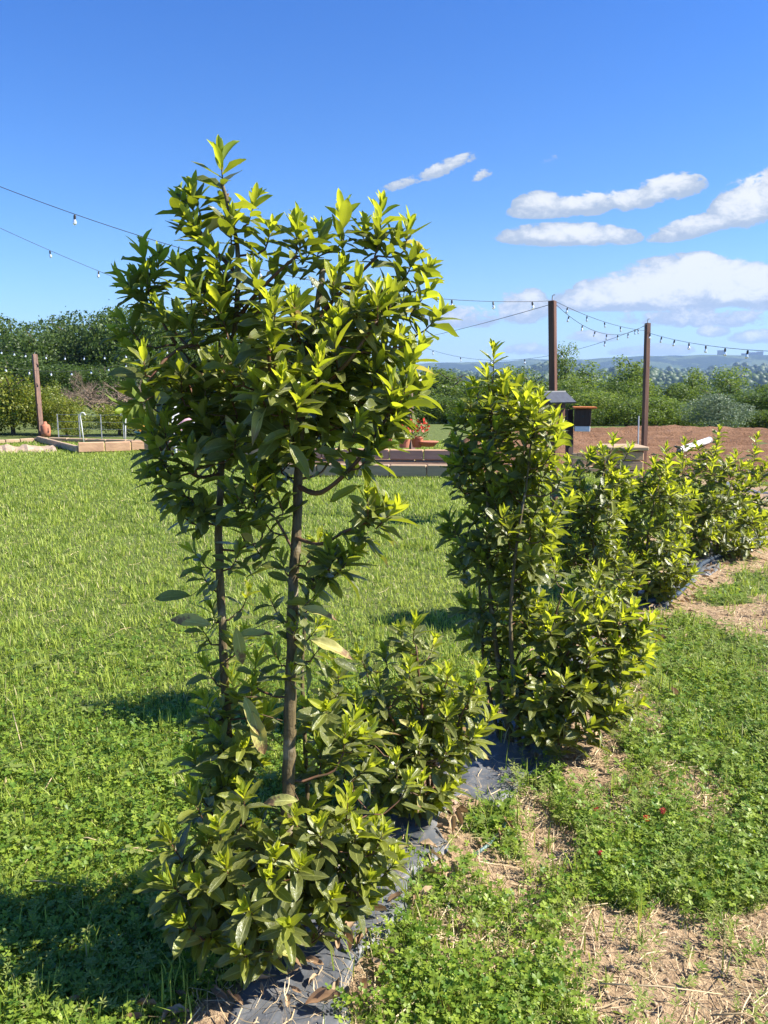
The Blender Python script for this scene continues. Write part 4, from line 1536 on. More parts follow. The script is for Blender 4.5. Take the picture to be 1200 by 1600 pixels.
def litter():
    n = 420
    y = rng.uniform(1.1, 6.0, n)
    x = np.interp(y, LY, LX) + rng.normal(.04, .22, n)
    V, F, Rn = [], [], []
    for i in range(n):
        v, _uv = leaf_grid(random.uniform(-.35, .2), random.uniform(.3, 1.2), .05, random.uniform(-2, 2), random.random() * 6, .16)
        L = Vector((random.gauss(0, 1), random.gauss(0, 1), random.gauss(0, .2)))
        mm = np.array(axes_matrix(Vector((x[i], y[i], float(film_top(x[i], y[i])) + .022)), L, Vector((random.gauss(0, .4), random.gauss(0, .4), 1)), random.uniform(.025, .065)))
        F.append(lft + len(V) * 35)
        V.append(v @ mm[:3, :3].T + mm[:3, 3])
        Rn += [random.random()] * 35
    me = np_mesh('leaf_litter', np.vstack(V), np.vstack(F), M['dryleaf'], rnd=Rn, smooth=True)
    o = link('leaf_litter', me, kind='stuff')
    tag(o, 'small dry bay leaves scattered along the foot of the row', 'leaf litter')


litter()
# ------------------------------------------------------------------ dry leaves, stones, flowers on the ground close by


def dry_leaf(px, py, ln, az, label, vi):
    g = G(px, py)
    z = float(film_top(g.x, g.y)) + .03
    o = link('fallen_leaf', DRY_ME[vi % 4])
    L = Vector((math.cos(az), math.sin(az), .05))
    o.matrix_world = axes_matrix(Vector((g.x, g.y, z)), L, Vector((.1, -.3, 1)), ln)
    tag(o, label, 'fallen leaf', 'dry fallen leaves on the ground')


DRY_ME = []
for k in range(4):
    v, uv = leaf_grid(-.18 - .1 * k, .9, .05, 1.4, k * 2.0, .2)
    DRY_ME.append(np_mesh('dry_leaf', v, lft, M['dryleaf'], rnd=np.full(len(v), .25 * k), uv=uv, smooth=True))
dry_leaf(478, 1594, .085, .1, 'large curled brown leaf at the bottom edge beside the film', 0)
dry_leaf(712, 1282, .06, -.9, 'dry brown leaf on the film beside the reddish stones', 1)
dry_leaf(722, 1306, .055, 1.9, 'pale dry leaf lying on straw just below the reddish stones', 2)
dry_leaf(706, 1318, .055, 1.5, 'narrow bleached leaf at the lower rim of the film gap', 3)
dry_leaf(655, 1420, .05, .6, 'small tan leaf on soil right of the near bay', 0)
dry_leaf(580, 1445, .05, -.4, 'brown leaf on grey film in front of the near bay', 1)
dry_leaf(505, 1470, .07, 2.2, 'crumpled brown leaf at the foot of the near bay', 2)
dry_leaf(880, 1150, .05, .3, 'curled leaf under the skirt of the second tall bay', 3)


def stone(px, py, r, label, sd):
    g = G(px, py)
    rn = random.Random(sd)
    mb = MB()
    prof = [(.01 * r, -.5 * r), (.9 * r, -.3 * r), (1.0 * r, .1 * r), (.55 * r, .45 * r), (.01 * r, .5 * r)]
    mb.lathe((g.x, g.y, float(film_top(g.x, g.y)) + r * .5), prof, 9)
    mb.v = [(x + rn.gauss(0, r * .12), y + rn.gauss(0, r * .12), z + rn.gauss(0, r * .08)) for (x, y, z) in mb.v]
    o = mb.build('stone', M['stone'], smooth=False, origin=(g.x, g.y, 0))
    tag(o, label, 'stone', 'reddish stone chips')


stone(708, 1258, .018, 'upper reddish stone chip at the edge of the weed film', 1)
stone(708, 1274, .014, 'lower reddish stone chip at the edge of the weed film', 2)
stone(1024, 1010, .02, 'small stone in the straw right of the second tall bay', 3)


def flower(px, py, h, label, mat='crimson', r=.011):
    g = G(px, py)
    z0 = float(ground_z(g.x, g.y))
    o = thing('clover_flower', label, 'flower', (g.x, g.y, z0), 'crimson clover flowers right of the row')
    MB().tube([(g.x, g.y, z0), (g.x + .004, g.y, z0 + h)], .0012, 5).build('stem', M['clover'], o)
    mb = MB()
    rn = random.Random(int(px))
    for k in range(34):
        t = k / 34
        a = k * 2.4
        c = Vector((g.x + .004, g.y, z0 + h + t * r * 1.9))
        rr = r * math.sin(math.pi * (t * .8 + .15))
        d = Vector((math.cos(a), math.sin(a), .5))
        sd = Vector((-math.sin(a), math.cos(a), 0)) * r * .22
        mb.add([c, c + d * rr * .7 + sd, c + d * rr * 1.25, c + d * rr * .7 - sd], [(0, 1, 2, 3)])
    mb.build('petals', M[mat], o)


flower(1007, 1300, .05, 'bright red clover flower in the green patch on the right', 'redflower')
flower(1032, 1288, .05, 'dark crimson clover flower beside the brighter red one')
flower(928, 1283, .04, 'faded crimson clover flower at the edge of the bare soil')
flower(936, 1350, .04, 'small dull crimson flower low in the clover below the faded one')

# irrigation hose running beside the row
hp = [G(1012, 948), G(1035, 943), G(1058, 935), G(1078, 915), G(1095, 892), G(1112, 880), G(1150, 868), G(1215, 850)]
o = MB().tube([p + Vector((0, 0, float(film_top(p.x, p.y)) + .035 + .012 * math.sin(i * 2))) for i, p in enumerate(hp)], .017, 8).build('irrigation_hose', M['blue_hose'], smooth=True)
tag(o, 'grey blue irrigation hose lying along the right side of the bay row', 'hose')
hp = [G(738, 1345), G(762, 1325), G(776, 1310), G(790, 1290)]
o = MB().tube([p + Vector((0, 0, float(film_top(p.x, p.y)) + .012)) for p in hp], .006, 7).build('drip_tube', simple('teal drip tube', (.10, .20, .19), (.16, .2, .18), 20, .5), smooth=True)
tag(o, 'short thin teal drip tube half buried in straw', 'tube')
hp = [G(845, 1188), G(838, 1205), G(826, 1222)]
o = MB().tube([p + Vector((0, 0, float(film_top(p.x, p.y)) + .02)) for p in hp], .007, 7).build('drip_tube', M['blue_hose'], smooth=True)
tag(o, 'short grey tube end sticking out by the second film opening', 'tube')

# sticks in the grass
STK = ((300, 1150, 620, 1147), (120, 1318, 165, 1322), (20, 1120, 36, 1180), (70, 1245, 88, 1215), (40, 1385, 120, 1392), (930, 1545, 1130, 1552), (1110, 1590, 1200, 1600), (180, 1335, 240, 1335), (170, 1000, 205, 985), (30, 1570, 38, 1598))
for i, (x0, y0, x1, y1) in enumerate(STK[1:]):
    a, b = G(x0, y0), G(x1, y1)
    za, zb_ = float(ground_z(a.x, a.y)), float(ground_z(b.x, b.y))
    m_ = (a + b) / 2 + Vector((random.uniform(-.01, .01), random.uniform(-.01, .01), .01))
    o = MB().tube([a + Vector((0, 0, za + .035)), m_ + Vector((0, 0, (za + zb_) / 2 + .035)), b + Vector((0, 0, zb_ + .03))], [.0022, .002, .0012], 5).build('dry_stick', M['straw'], smooth=True)
    tag(o, ['thin pale stalk flat in the left lawn', 'upright bent stalk at the left edge of the lawn', 'short slanted stalk above the pale one on the left', 'long tan stalk near the left edge', 'long straight straw at the lower right', 'pale stalk in the bottom right corner', 'pale stalk beside the foot of the near bay', 'small slanted straw far back in the left lawn', 'pale upright stub in the bottom left corner'][i], 'stick', 'dry stalks on the ground')


# ------------------------------------------------------------------ background trees and shrubs
def crown_mesh(name, mat, w_, h_, n, leaf, seed, lobes=9, flat=.55, low=0.0, tall=False):
    """leaf sized faces spread through several overlapping lobes, origin at the base"""
    r = np.random.default_rng(seed)
    c = []
    for k in range(lobes):
        a = r.random() * 6.283
        q = r.random() ** .6
        zc = low + (h_ - low) * (.22 + .62 * r.random())
        taper = 1 - .75 * max(0, (zc - low) / (h_ - low) - .45) if not tall else 1 - .55 * (zc - low) / (h_ - low)
        c.append((np.cos(a) * q * w_ * .34 * taper, np.sin(a) * q * w_ * .34 * taper, zc, w_ * (.16 + .13 * r.random()) * (taper * .7 + .3)))
    c.append((0, 0, low + (h_ - low) * .45, w_ * .30))
    c = np.array(c)
    wts = c[:, 3] ** 2
    idx = r.choice(len(c), n, p=wts / wts.sum())
    d = r.normal(0, 1, (n, 3))
    d /= np.linalg.norm(d, axis=1)[:, None]
    rad = c[idx, 3] * (.55 + .5 * r.random(n) ** .6) * (1 + .25 * (r.random(n) < .1))
    hz = .85 if not tall else 1.25
    p = c[idx, :3] + d * rad[:, None] * np.array([1, 1, hz])
    # ragged: push by clumps
    cl = np.floor(p / (w_ * .06)).astype(int)
    hsh = (np.sin(cl[:, 0] * 12.9 + cl[:, 1] * 78.2 + cl[:, 2] * 37.7) * 43758.5) % 1
    keep = hsh > .22
    p, d, hsh = p[keep], d[keep], hsh[keep]
    p[:, 2] = np.maximum(p[:, 2], low * .5)
    n = len(p)
    ax = r.normal(0, 1, (n, 3))
    nr = d + r.normal(0, .75, (n, 3))
    nr /= np.linalg.norm(nr, axis=1)[:, None]
    u = np.cross(nr, ax)
    u /= np.linalg.norm(u, axis=1)[:, None]
    v = np.cross(nr, u)
    s = leaf * (.6 + .8 * r.random(n))[:, None]
    V = np.stack([p - u * s * .5, p + v * s * .28, p + u * s * .5, p - v * s * .28], 1).reshape(-1, 3)
    F = (np.arange(n) * 4)[:, None] + np.arange(4)[None]
    rn = np.clip(hsh * .6 + .45 * r.random(n), 0, .99)
    return np_mesh(name, V, F, mat, rnd=np.repeat(rn, 4))


def trunk_mesh(w_, h_, seed, tall=False):
    rn = random.Random(seed)
    mb = MB()
    rr = h_ * .022 + .03
    pts = [Vector((0, 0, -.3)), Vector((rn.gauss(0, .05), rn.gauss(0, .05), h_ * .3)), Vector((rn.gauss(0, .1), rn.gauss(0, .1), h_ * .6)), Vector((0, 0, h_ * .72))]
    mb.tube(pts, [rr, rr * .8, rr * .5, rr * .15], 7)
    for k in range(9):
        t = rn.uniform(.25, .8)
        p0 = Vector((0, 0, h_ * t))
        a = rn.random() * 6.28
        L = w_ * .26 * (1 - .5 * t)
        p1 = p0 + Vector((math.cos(a) * L * .6, math.sin(a) * L * .6, L * .5))
        p2 = p0 + Vector((math.cos(a) * L, math.sin(a) * L, L * .8))
        mb.tube([p0, p1, p2], [rr * .35, rr * .22, rr * .06], 5)
    return mb


CROWNS = {}


def proto(kind, w_, h_, n, leaf, matn, seeds, **kw):
    CROWNS[kind] = []
    for sd in seeds:
        cm = crown_mesh(kind + '_crown', M[matn], w_, h_, n, leaf, sd, **kw)
        tm = trunk_mesh(w_, h_, sd)
        me = bpy.data.meshes.new(kind + '_trunk')
        me.from_pydata(tm.v, [], tm.f)
        me.materials.append(M['treebark'])
        CROWNS[kind].append((cm, me, w_, h_))


proto('dark', 6, 6, 15000, .17, 'tree_dark', (1, 2, 3), lobes=16, low=.4)
proto('mid', 5, 5, 13000, .15, 'tree_mid', (4, 5, 6), lobes=14, low=.2)
proto('loose', 3.6, 6, 6500, .14, 'tree_pale', (7, 8, 9), lobes=15, low=1.0, tall=True)
proto('shrub', 3, 2, 11000, .085, 'tree_mid', (10, 11, 12), lobes=14, low=0)
proto('paleshrub', 3, 2, 10000, .085, 'tree_pale', (13, 14), lobes=14, low=0)
proto('olive', 2.4, 1.9, 9000, .075, 'olive', (15,), lobes=16, low=0)
proto('hedge', 2.2, 1.7, 9000, .070, 'hedge', (16, 17, 18), lobes=14, low=0)


def tree(kind, px, top, dist, wpx, label, cat, group, name, vi=None):
    """place a tree: centre column, pixel height of its top, distance, pixel width -> true size"""
    cm, tm, w_, h_ = random.choice(CROWNS[kind]) if vi is None else CROWNS[kind][vi % len(CROWNS[kind])]
    d = ray(px, 600)
    g = Vector((d.x, d.y, 0))
    g = g * (dist / g.y)
    gz = float(ground_z(g.x, g.y)) if g.length < 70 else float(far_z(g.x, g.y))
    dt = ray(px, top)
    zt = CAM_H + dt.z * dist / dt.y
    h = max(.5, zt - gz)
    wm = wpx / 1200 * dist
    o = thing(name, label, cat, (g.x, g.y, gz), group, rz=random.random() * 6.28)
    c = link('crown', cm, o)
    t = link('trunk', tm, o)
    for q in (c, t):
        q.scale = (wm / w_, wm / w_, h / h_)
    return o


LW = ['at the left edge', 'left of the leaning post', 'just above the leaning post', 'right of the leaning post', 'left of the near bay', 'behind the near bay crown', 'behind the middle of the near bay', 'behind the right stem of the near bay', 'between the near bay and the thin post']
for i, (px, top, dist, wp) in enumerate([(-55, 486, 40, 150), (25, 486, 42, 140), (60, 505, 36, 120), (112, 478, 40, 130), (160, 470, 38, 120), (212, 464, 37, 130), (275, 470, 41, 150), (350, 500, 44, 140), (430, 515, 42, 140), (510, 530, 44, 140), (585, 550, 44, 130)]):
    lab = 'tall dark green tree of the back wood, ' + ['just outside the left edge', 'top at the left edge of the sky', 'low one above the leaning post', 'left of the highest crown', 'second from the near bay on its left', 'highest, its top touching the near bay'][i] if i < 6 else 'dark green tree of the back wood glimpsed through the near bay, ' + ['first from the left', 'second from the left', 'third from the left', 'fourth from the left', 'last on the right'][i - 6]
    tree('dark', px, top, dist, wp * 1.25, lab, 'tree', 'dark trees of the back wood on the left', 'dense_tree', i)
for i, (px, top, dist, wp) in enumerate([(15, 545, 30, 120), (90, 560, 30, 110), (165, 560, 29, 110), (255, 570, 29, 120), (330, 580, 30, 120), (420, 585, 30, 130), (520, 590, 30, 130), (600, 588, 32, 110)]):
    lab = 'lower dark bushy tree under the tall wood, ' + ['leftmost', 'behind the leaning post', 'above the bare brown tree'][i] if i < 3 else 'lower bushy tree behind the near bay, ' + ['behind its left edge', 'behind the thin left stem', 'behind the thick right stem', 'right of the thick stem', 'behind its right edge'][i - 3]
    tree('dark', px, top, dist, wp * 1.3, lab, 'tree', 'lower trees in front of the back wood', 'bushy_tree', i + 1)
# yellow green hedge shrubs on the left
for i, (px, top, dist, wp) in enumerate([(-45, 570, 20, 110), (15, 574, 19.6, 100), (62, 590, 19.8, 70), (100, 622, 19.2, 62), (180, 622, 19.4, 80), (235, 630, 19.6, 70)]):
    tree('hedge', px, top, dist, wp * 1.25, ['yellow green shrub cut off by the left edge', 'tallest yellow green shrub, left of the leaning post', 'yellow green shrub directly behind the leaning post', 'small yellow green shrub right of the leaning post', 'yellow topped shrub between the two white hooks', 'low yellow green shrub touching the near bay'][i], 'shrub', 'yellow green shrubs behind the left bed', 'hedge_shrub', i)


# bare twiggy tree
def bare_tree(px, py_base, top, dist, wpx):
    rn = random.Random(5)
    d = ray(px, 600)
    g = Vector((d.x, d.y, 0)) * (dist / d.y)
    dt = ray(px, top)
    h = CAM_H + dt.z * dist / dt.y
    o = thing('bare_tree', 'pale brown twiggy bare tree between the yellow green shrubs and the dark wood', 'tree', (g.x, g.y, 0))
    tr = MB().tube([g, g + Vector((0, 0, h * .25))], [.09, .07], 7)
    tr.build('trunk', M['deadwood'], o)
    mb = MB()

    def grow(p, dr, L, r, lv):
        q = p + dr * L
        m_ = (p + q) / 2 + Vector([rn.gauss(0, L * .06) for _ in range(3)])
        mb.tube([p, m_, q], [r, r * .8, r * .6], 4, cap=False)
        if lv == 0:
            return
        for k in range(rn.choice((3, 4))):
            nd = (dr + Vector((rn.gauss(0, .6), rn.gauss(0, .6), rn.gauss(-.02, .22)))).normalized()
            grow(p.lerp(q, rn.uniform(.45, 1)), nd, L * rn.uniform(.6, .8), r * .6, lv - 1)
    for k in range(9):
        a = k * .7 + rn.random() * .4
        grow(g + Vector((0, 0, h * .2)), Vector((math.cos(a) * 1.0, math.sin(a) * .8, rn.uniform(.35, .75))).normalized(), wpx / 1200 * dist * .20, .03, 4)
    mb.build('branches', M['deadwood'], o, kind='stuff')


bare_tree(165, 680, 572, 22.5, 190)

# trees and shrubs beyond the field on the right
RT = [('mid', 650, 572, 40, 150, 'mid green tree just right of the near bay crown', 'bushy_tree'),
      ('mid', 705, 570, 38, 120, 'round green tree left of the second tall bay', 'bushy_tree'),
      ('mid', 745, 582, 36, 110, 'green tree directly behind the top of the second bay', 'bushy_tree'),
      ('loose', 790, 566, 42, 80, 'loose pale tree between second bay and thick post', 'loose_tree'),
      ('mid', 830, 572, 40, 100, 'green tree left of the thick string light post', 'bushy_tree'),
      ('loose', 882, 536, 36, 46, 'thin pale tree rising right beside the thick post', 'loose_tree'),
      ('loose', 918, 560, 38, 90, 'pale green tree between the two wooden posts', 'loose_tree'),
      ('loose', 984, 546, 36, 84, 'tallest loose tree left of the thin wooden post', 'loose_tree'),
      ('mid', 945, 590, 34, 100, 'rounded tree above the nest box', 'bushy_tree'),
      ('mid', 1040, 594, 36, 100, 'green tree right of the thin wooden post', 'bushy_tree'),
      ('loose', 1082, 566, 38, 70, 'loose tree above the grey green shrub', 'loose_tree'),
      ('loose', 1142, 572, 38, 74, 'loose pale tree under the far tower blocks', 'loose_tree'),
      ('mid', 1195, 596, 34, 100, 'green tree at the right edge', 'bushy_tree'),
      ('mid', 1115, 600, 33, 90, 'low round tree behind the grey green shrub', 'bushy_tree'),
      ('dark', 1190, 604, 27, 120, 'dark evergreen mass at the right edge by the field', 'bushy_tree'),
      ('mid', 880, 590, 31, 110, 'green tree behind the dark roofed birdhouse', 'bushy_tree'),
      ('mid', 1255, 590, 33, 120, 'green tree just past the right edge', 'bushy_tree')]
for i, (k, px, top, dist, wp, lab, nm) in enumerate(RT):
    tree(k, px, top, dist, wp * 1.3, lab, 'tree', 'trees beyond the ploughed field', nm, i)
RS = [('shrub', 650, 615, 27, 110), ('shrub', 700, 620, 26, 100), ('shrub', 760, 618, 26, 110), ('shrub', 815, 615, 26, 100), ('shrub', 880, 612, 25.5, 100), ('paleshrub', 935, 612, 25, 90), ('shrub', 985, 622, 24.5, 90),
      ('paleshrub', 1030, 620, 25, 90), ('shrub', 1065, 632, 26, 80), ('shrub', 1180, 640, 24.5, 90), ('shrub', 1240, 630, 24, 90), ('shrub', 905, 640, 24, 80), ('shrub', 600, 620, 26, 100), ('shrub', 540, 620, 26, 110)]
RSL = ['shrub right of the near bay above the red flowers', 'shrub left of the second tall bay', 'shrub behind the crown of the second tall bay', 'shrub hidden between second bay and thick post', 'shrub behind the thick post', 'pale green shrub right of the nest box',
       'shrub left of the thin post at the field edge', 'pale green shrub just right of the thin post', 'shrub between thin post and grey green shrub', 'dark shrub right of the grey green one', 'shrub past the right edge of the field', 'low shrub under the nest box', 'shrub behind the lower crown of the near bay', 'shrub hidden behind the stems of the near bay']
for i, (k, px, top, dist, wp) in enumerate(RS):
    tree(k, px, top, dist, wp * 1.35, RSL[i], 'shrub', 'shrubs along the far side of the field', 'wild_shrub', i)
tree('olive', 1125, 612, 22.5, 105, 'round grey green shrub standing at the edge of the ploughed field', 'shrub', None, 'olive_shrub', 0)


# far woodland as one mass on the hills
def far_woods():
    r = np.random.default_rng(21)
    n = 9000
    rr = 260 * (2600 / 260) ** (r.random(n) ** .8)
    az = r.uniform(-.35, .62, n)
    x, y = rr * np.sin(az), rr * np.cos(az)
    keep = VN2(x, y, .008, 3) + (rr < 350) * .25 > .47
    x, y, rr = x[keep], y[keep], rr[keep]
    n = len(x)
    z = far_z(x, y)
    s = (2.0 + 2.4 * r.random(n)) * (1 + rr / 2200)
    nv = 8
    th = np.linspace(0, 6.283, nv, endpoint=False)
    prof = [(.75, .0), (1.05, .45), (.85, 1.0), (.3, 1.35)]
    V = np.zeros((n, nv * 4, 3))
    for k, (pr, pz) in enumerate(prof):
        for q in range(nv):
            j = .75 + .5 * r.random(n)
            V[:, k * nv + q] = np.stack([x + np.cos(th[q]) * pr * s * j, y + np.sin(th[q]) * pr * s * j, z + pz * s * (.9 + .25 * r.random(n)) - 1], 1)
    F = []
    for k in range(3):
        for q in range(nv):
            q2 = (q + 1) % nv
            F.append([k * nv + q, k * nv + q2, (k + 1) * nv + q2, (k + 1) * nv + q])
    F = np.array(F)
    T = ((np.arange(n) * nv * 4)[:, None, None] + F[None]).reshape(-1, 4)
    me = np_mesh('far_woods', V.reshape(-1, 3), T, M['tree_dark'], rnd=np.repeat(r.random(n), nv * 4))
    o = link('far_woods', me, kind='stuff')
    tag(o, 'far woodland covering the hazy valley slopes', 'woodland')


far_woods()


# far buildings on the ridge
def block(px, py_base, dist, wm, hm, label):
    d = ray(px, py_base)
    g = Vector((0, 0, CAM_H)) + d * (dist / d.y)
    gz = float(far_z(g.x, g.y))
    z = gz - 3
    o = thing('apartment_block', label, 'building', (g.x, g.y, gz), 'tower blocks on the far ridge')
    MB().box((g.x, g.y, (gz - 5 + z + hm) / 2), (wm, wm * .5, z + hm - gz + 5)).build('wall', M['concrete'], o)
    MB().box((g.x, g.y, z + hm + .7), (wm * 1.04, wm * .54, 1.4)).build('roof', M['tile'], o)
    mb = MB()
    nf = max(2, int(hm / 5))
    for k in range(nf):
        mb.box((g.x, g.y - wm * .25 - .1, z + (k + .5) * hm / nf), (wm * .9, .3, hm / nf * .4))
    mb.build('window_band', M['black'], o)


for a in ((1123, 569, 3000, 15, 20, 'left tower of the pair on the far ridge above the right trees'), (1129, 569, 3000, 13, 21, 'right tower of the pair on the far ridge above the right trees'), (1176, 567, 3000, 36, 15, 'broad block on the far ridge near the right edge'),
          (1186, 568, 3050, 22, 20, 'taller block joined behind the broad one on the far ridge'), (1162, 575, 2900, 22, 9, 'low pale house on the far slope under the broad block')):
    block(*a)


# ------------------------------------------------------------------ posts
def post(px0, py0, t0, px1, py1, t1, wd, label, spin=.5, name='string_light_post', mat='post', cap=True):
    """foot pixel and depth, head pixel and depth"""
    a, b = P(px0, py0, t0), P(px1, py1, t1)
    a.z = -.1
    o = thing(name, label, 'post', (a.x, a.y, 0), 'wooden posts carrying the string lights')
    MB().beam(a, b, wd, wd, spin, bev=wd * .07).build('timber', M[mat], o)
    MB().tube([b + Vector((0, 0, -.02)), b + Vector((0, 0, .05)), b + Vector((.02, 0, .06))], .006, 6).build('hook', M['grey_metal'], o)
    return b


tA = post(867, 800, 7.95, 863, 470, 7.7, .066, 'thick brown string light post at the right, left one of the pair', .35)
tB = post(1005, 760, 10.4, 1012, 505, 10.3, .062, 'thinner brown post standing in front of the ploughed field', .35)
tC = post(645, 715, 14.2, 637, 532, 14.8, .09, 'brown post half hidden by the right edge of the near bay', .3)
tD = post(65, 684, 18.6, 54, 554, 18.8, .11, 'leaning reddish brown post at the left behind the raised bed', .3)


# ------------------------------------------------------------------ string lights
def lamp_proto():
    s = MB()
    s.lathe((0, 0, 0), [(.001, .012), (.010, .010), (.013, 0), (.013, -.030), (.010, -.036), (.001, -.037)], 8)
    g = MB()
    g.lathe((0, 0, 0), [(.009, -.034), (.012, -.042), (.019, -.058), (.021, -.070), (.017, -.083), (.008, -.091), (.001, -.093)], 10)
    ms = bpy.data.meshes.new('lamp_socket')
    ms.from_pydata(s.v, [], s.f)
    ms.materials.append(M['black'])
    mg = bpy.data.meshes.new('lamp_bulb')
    mg.from_pydata(g.v, [], g.f)
    mg.materials.append(M['glass'])
    mg.polygons.foreach_set('use_smooth', [True] * len(mg.polygons))
    return ms, mg


LS, LG = lamp_proto()


def string(p0, p1, via, spacing, label, bulbs=True, start=.3, rad=.0026, bscale=.72, end=None, skip=0):
    p0, p1 = Vector(p0), Vector(p1)
    best, bt = 1e9, .5
    for k in range(1, 400):
        t = k / 400
        q = p0.lerp(p1, t)
        # column test with the sag found on that column
        x = proj(q)[0]
        if abs(x - via[0]) < best:
            best, bt = abs(x - via[0]), t
    q = p0.lerp(p1, bt)
    lo, hi = -.5, 4.0
    for _ in range(40):
        m_ = (lo + hi) / 2
        if proj(q - Vector((0, 0, m_)))[1] < via[1]:
            lo = m_
        else:
            hi = m_
    sag = (lo + hi) / 2 / (4 * bt * (1 - bt))

    def at(t):
        return p0.lerp(p1, t) - Vector((0, 0, 4 * sag * t * (1 - t)))
    n = 48
    pts = [at(i / n) for i in range(n + 1)]
    o = thing('string_lights' if bulbs else 'support_cable', label, 'string lights' if bulbs else 'cable', p0, 'cables strung between the posts')
    MB().tube(pts, rad, 5).build('cable', M['black'], o, smooth=True)
    if bulbs:
        L = (p1 - p0).length
        d = start
        while d < L - .1:
            t = d / L
            q = at(t)
            s = bpy.data.objects.new('socket', LS)
            COL.objects.link(s)
            s.parent = o
            s.location = q - p0 - Vector((0, 0, .012))
            s.scale = (bscale,) * 3
            s.rotation_euler = (random.gauss(0, .12), random.gauss(0, .12), random.random() * 3)
            g = bpy.data.objects.new('bulb', LG)
            COL.objects.link(g)
            g.parent = s
            d += spacing
    return at


string(P(-60, 268, 5.3), tA + Vector((-.01, 0, -.0)), (166, 352), .47, 'upper string of bulbs sweeping from the top left to the thick post', start=.72)
string(P(-60, 328, 7.6), tC, (160, 427), .62, 'lower fainter string of bulbs crossing the sky at the left', start=.95)
string(tA + Vector((0, 0, -.03)), tC, (740, 509), .5, 'bare support cable slanting left and down from the thick post', bulbs=False, rad=.003)
string(tA + Vector((.02, 0, 0)), tB + Vector((0, 0, -.1)), (925, 496), .58, 'short upper string of bulbs between the two right posts', start=.35, bscale=.6)
string(tA + Vector((.02, 0, -.02)), tB + Vector((0, 0, 0)), (940, 520), .40, 'lower sagging string of bulbs between the two right posts', start=.4, bscale=.6)
string(tB + Vector((0, 0, -.12)), P(1270, 551, 5.6), (1100, 539), .58, 'string of bulbs running from the thinner post out past the right edge', start=.16)
string(tC, tB + Vector((0, 0, -.02)), (720, 558), .8, 'distant low string of bulbs sagging between the hidden post and thinner post', start=.8)
string(tD, P(270, 545, 17.5), (120, 556), .58, 'string of bulbs in front of the dark wood right of the leaning post', start=.33, bscale=1.0)
string(tD, P(-60, 540, 16), (28, 550), .5, 'string of bulbs from the leaning post to the left edge', start=.4, bscale=1.0)
string(P(-60, 560, 15), P(270, 540, 21), (70, 580), .62, 'lower sagging string of bulbs in front of the left trees', start=.4, bscale=1.0)


# ------------------------------------------------------------------ raised beds made from timber
def timber_row(o, p0, p1, h, th, mat, n, z0=0.0, name='sleeper'):
    p0, p1 = Vector(p0), Vector(p1)
    for i in range(n):
        a, b = p0.lerp(p1, i / n), p0.lerp(p1, (i + 1) / n)
        d = (b - a).normalized()
        a2, b2 = a + d * .006, b - d * .006
        c = (a2 + b2) / 2
        MB().box((c.x, c.y, z0 + h / 2 + random.uniform(-.004, .004)), ((b2 - a2).length, th, h), math.atan2(d.y, d.x), bev=.012).build(name, M[mat], o)


L0, L1, L2 = G(122, 707), G(245, 703), G(450, 716)
bed = thing('raised_bed', 'long raised bed of orange timber on the left beyond the lawn', 'raised bed', L0)
timber_row(bed, L0, L1, .19, .09, 'sleeper', 3)
timber_row(bed, L1, L2, .19, .09, 'sleeper', 4)
timber_row(bed, L0 + Vector((0, 0, 0)), G(60, 690), .12, .09, 'sleeper_old', 3)
curb = thing('timber_edging', 'low pale timber edging in front of the yellow green shrubs', 'edging', G(-30, 692))
timber_row(curb, G(-40, 695), G(75, 689), .08, .12, 'sleeper_old', 5)
timber_row(curb, G(78, 689), G(330, 697), .08, .12, 'sleeper_old', 8)
mb = MB()
g1, g2, g3, g4 = L0 + Vector((.3, .1, 0)), L2 + Vector((0, .1, 0)), G(440, 700), G(130, 697)
# bare soil step in front of the left bed
bedsoil = thing('soil_strip', 'low bare soil bank at the left edge of the lawn', 'soil bank', G(20, 705))
mb = MB()
pts = []
nn = 30
for i in range(nn + 1):
    a = G(-60 + 150 * i / nn, 706)
    b = G(-60 + 140 * i / nn, 697)
    hz = .03 + .10 * abs(noise.noise((i * .37, 1.7, .2)))
    pts.append([a + Vector((0, 0, -.02)), a.lerp(b, .3) + Vector((0, 0, hz + random.uniform(-.02, .02))), a.lerp(b, .7) + Vector((0, 0, hz + random.uniform(-.02, .02))), b + Vector((0, 0, -.02))])
for i in range(nn):
    mb.add(pts[i] + pts[i + 1], [(0, 4, 5, 1), (1, 5, 6, 2), (2, 6, 7, 3)])
mb.build('soil', simple('tan soil', (.50, .37, .25), (.33, .23, .15), 9, .95, .8), bedsoil, smooth=True)

# middle bed behind the lawn
M0, M1 = G(440, 742), G(725, 746)
bed2 = thing('raised_bed', 'stepped raised timber bed in the middle, seen right of the near bay', 'raised bed', M0)
timber_row(bed2, M0, M1, .18, .10, 'sleeper_old', 5)
q0, q1 = M0 + Vector((0, .9, 0)), M1 + Vector((0, .9, 0))
timber_row(bed2, q0, q1, .16, .10, 'sleeper', 5, z0=.16)
mb = MB()
mb.box(((M0.x + M1.x) / 2, M0.y + .45, .06), ((M1.x - M0.x) - .1, .8, .12))
mb.build('soil', M['soil'], bed2)
timber_row(bed2, q0 + Vector((0, .05, 0)), q1 + Vector((0, .05, 0)), .15, .11, 'sleeper_old', 4, z0=0.0)

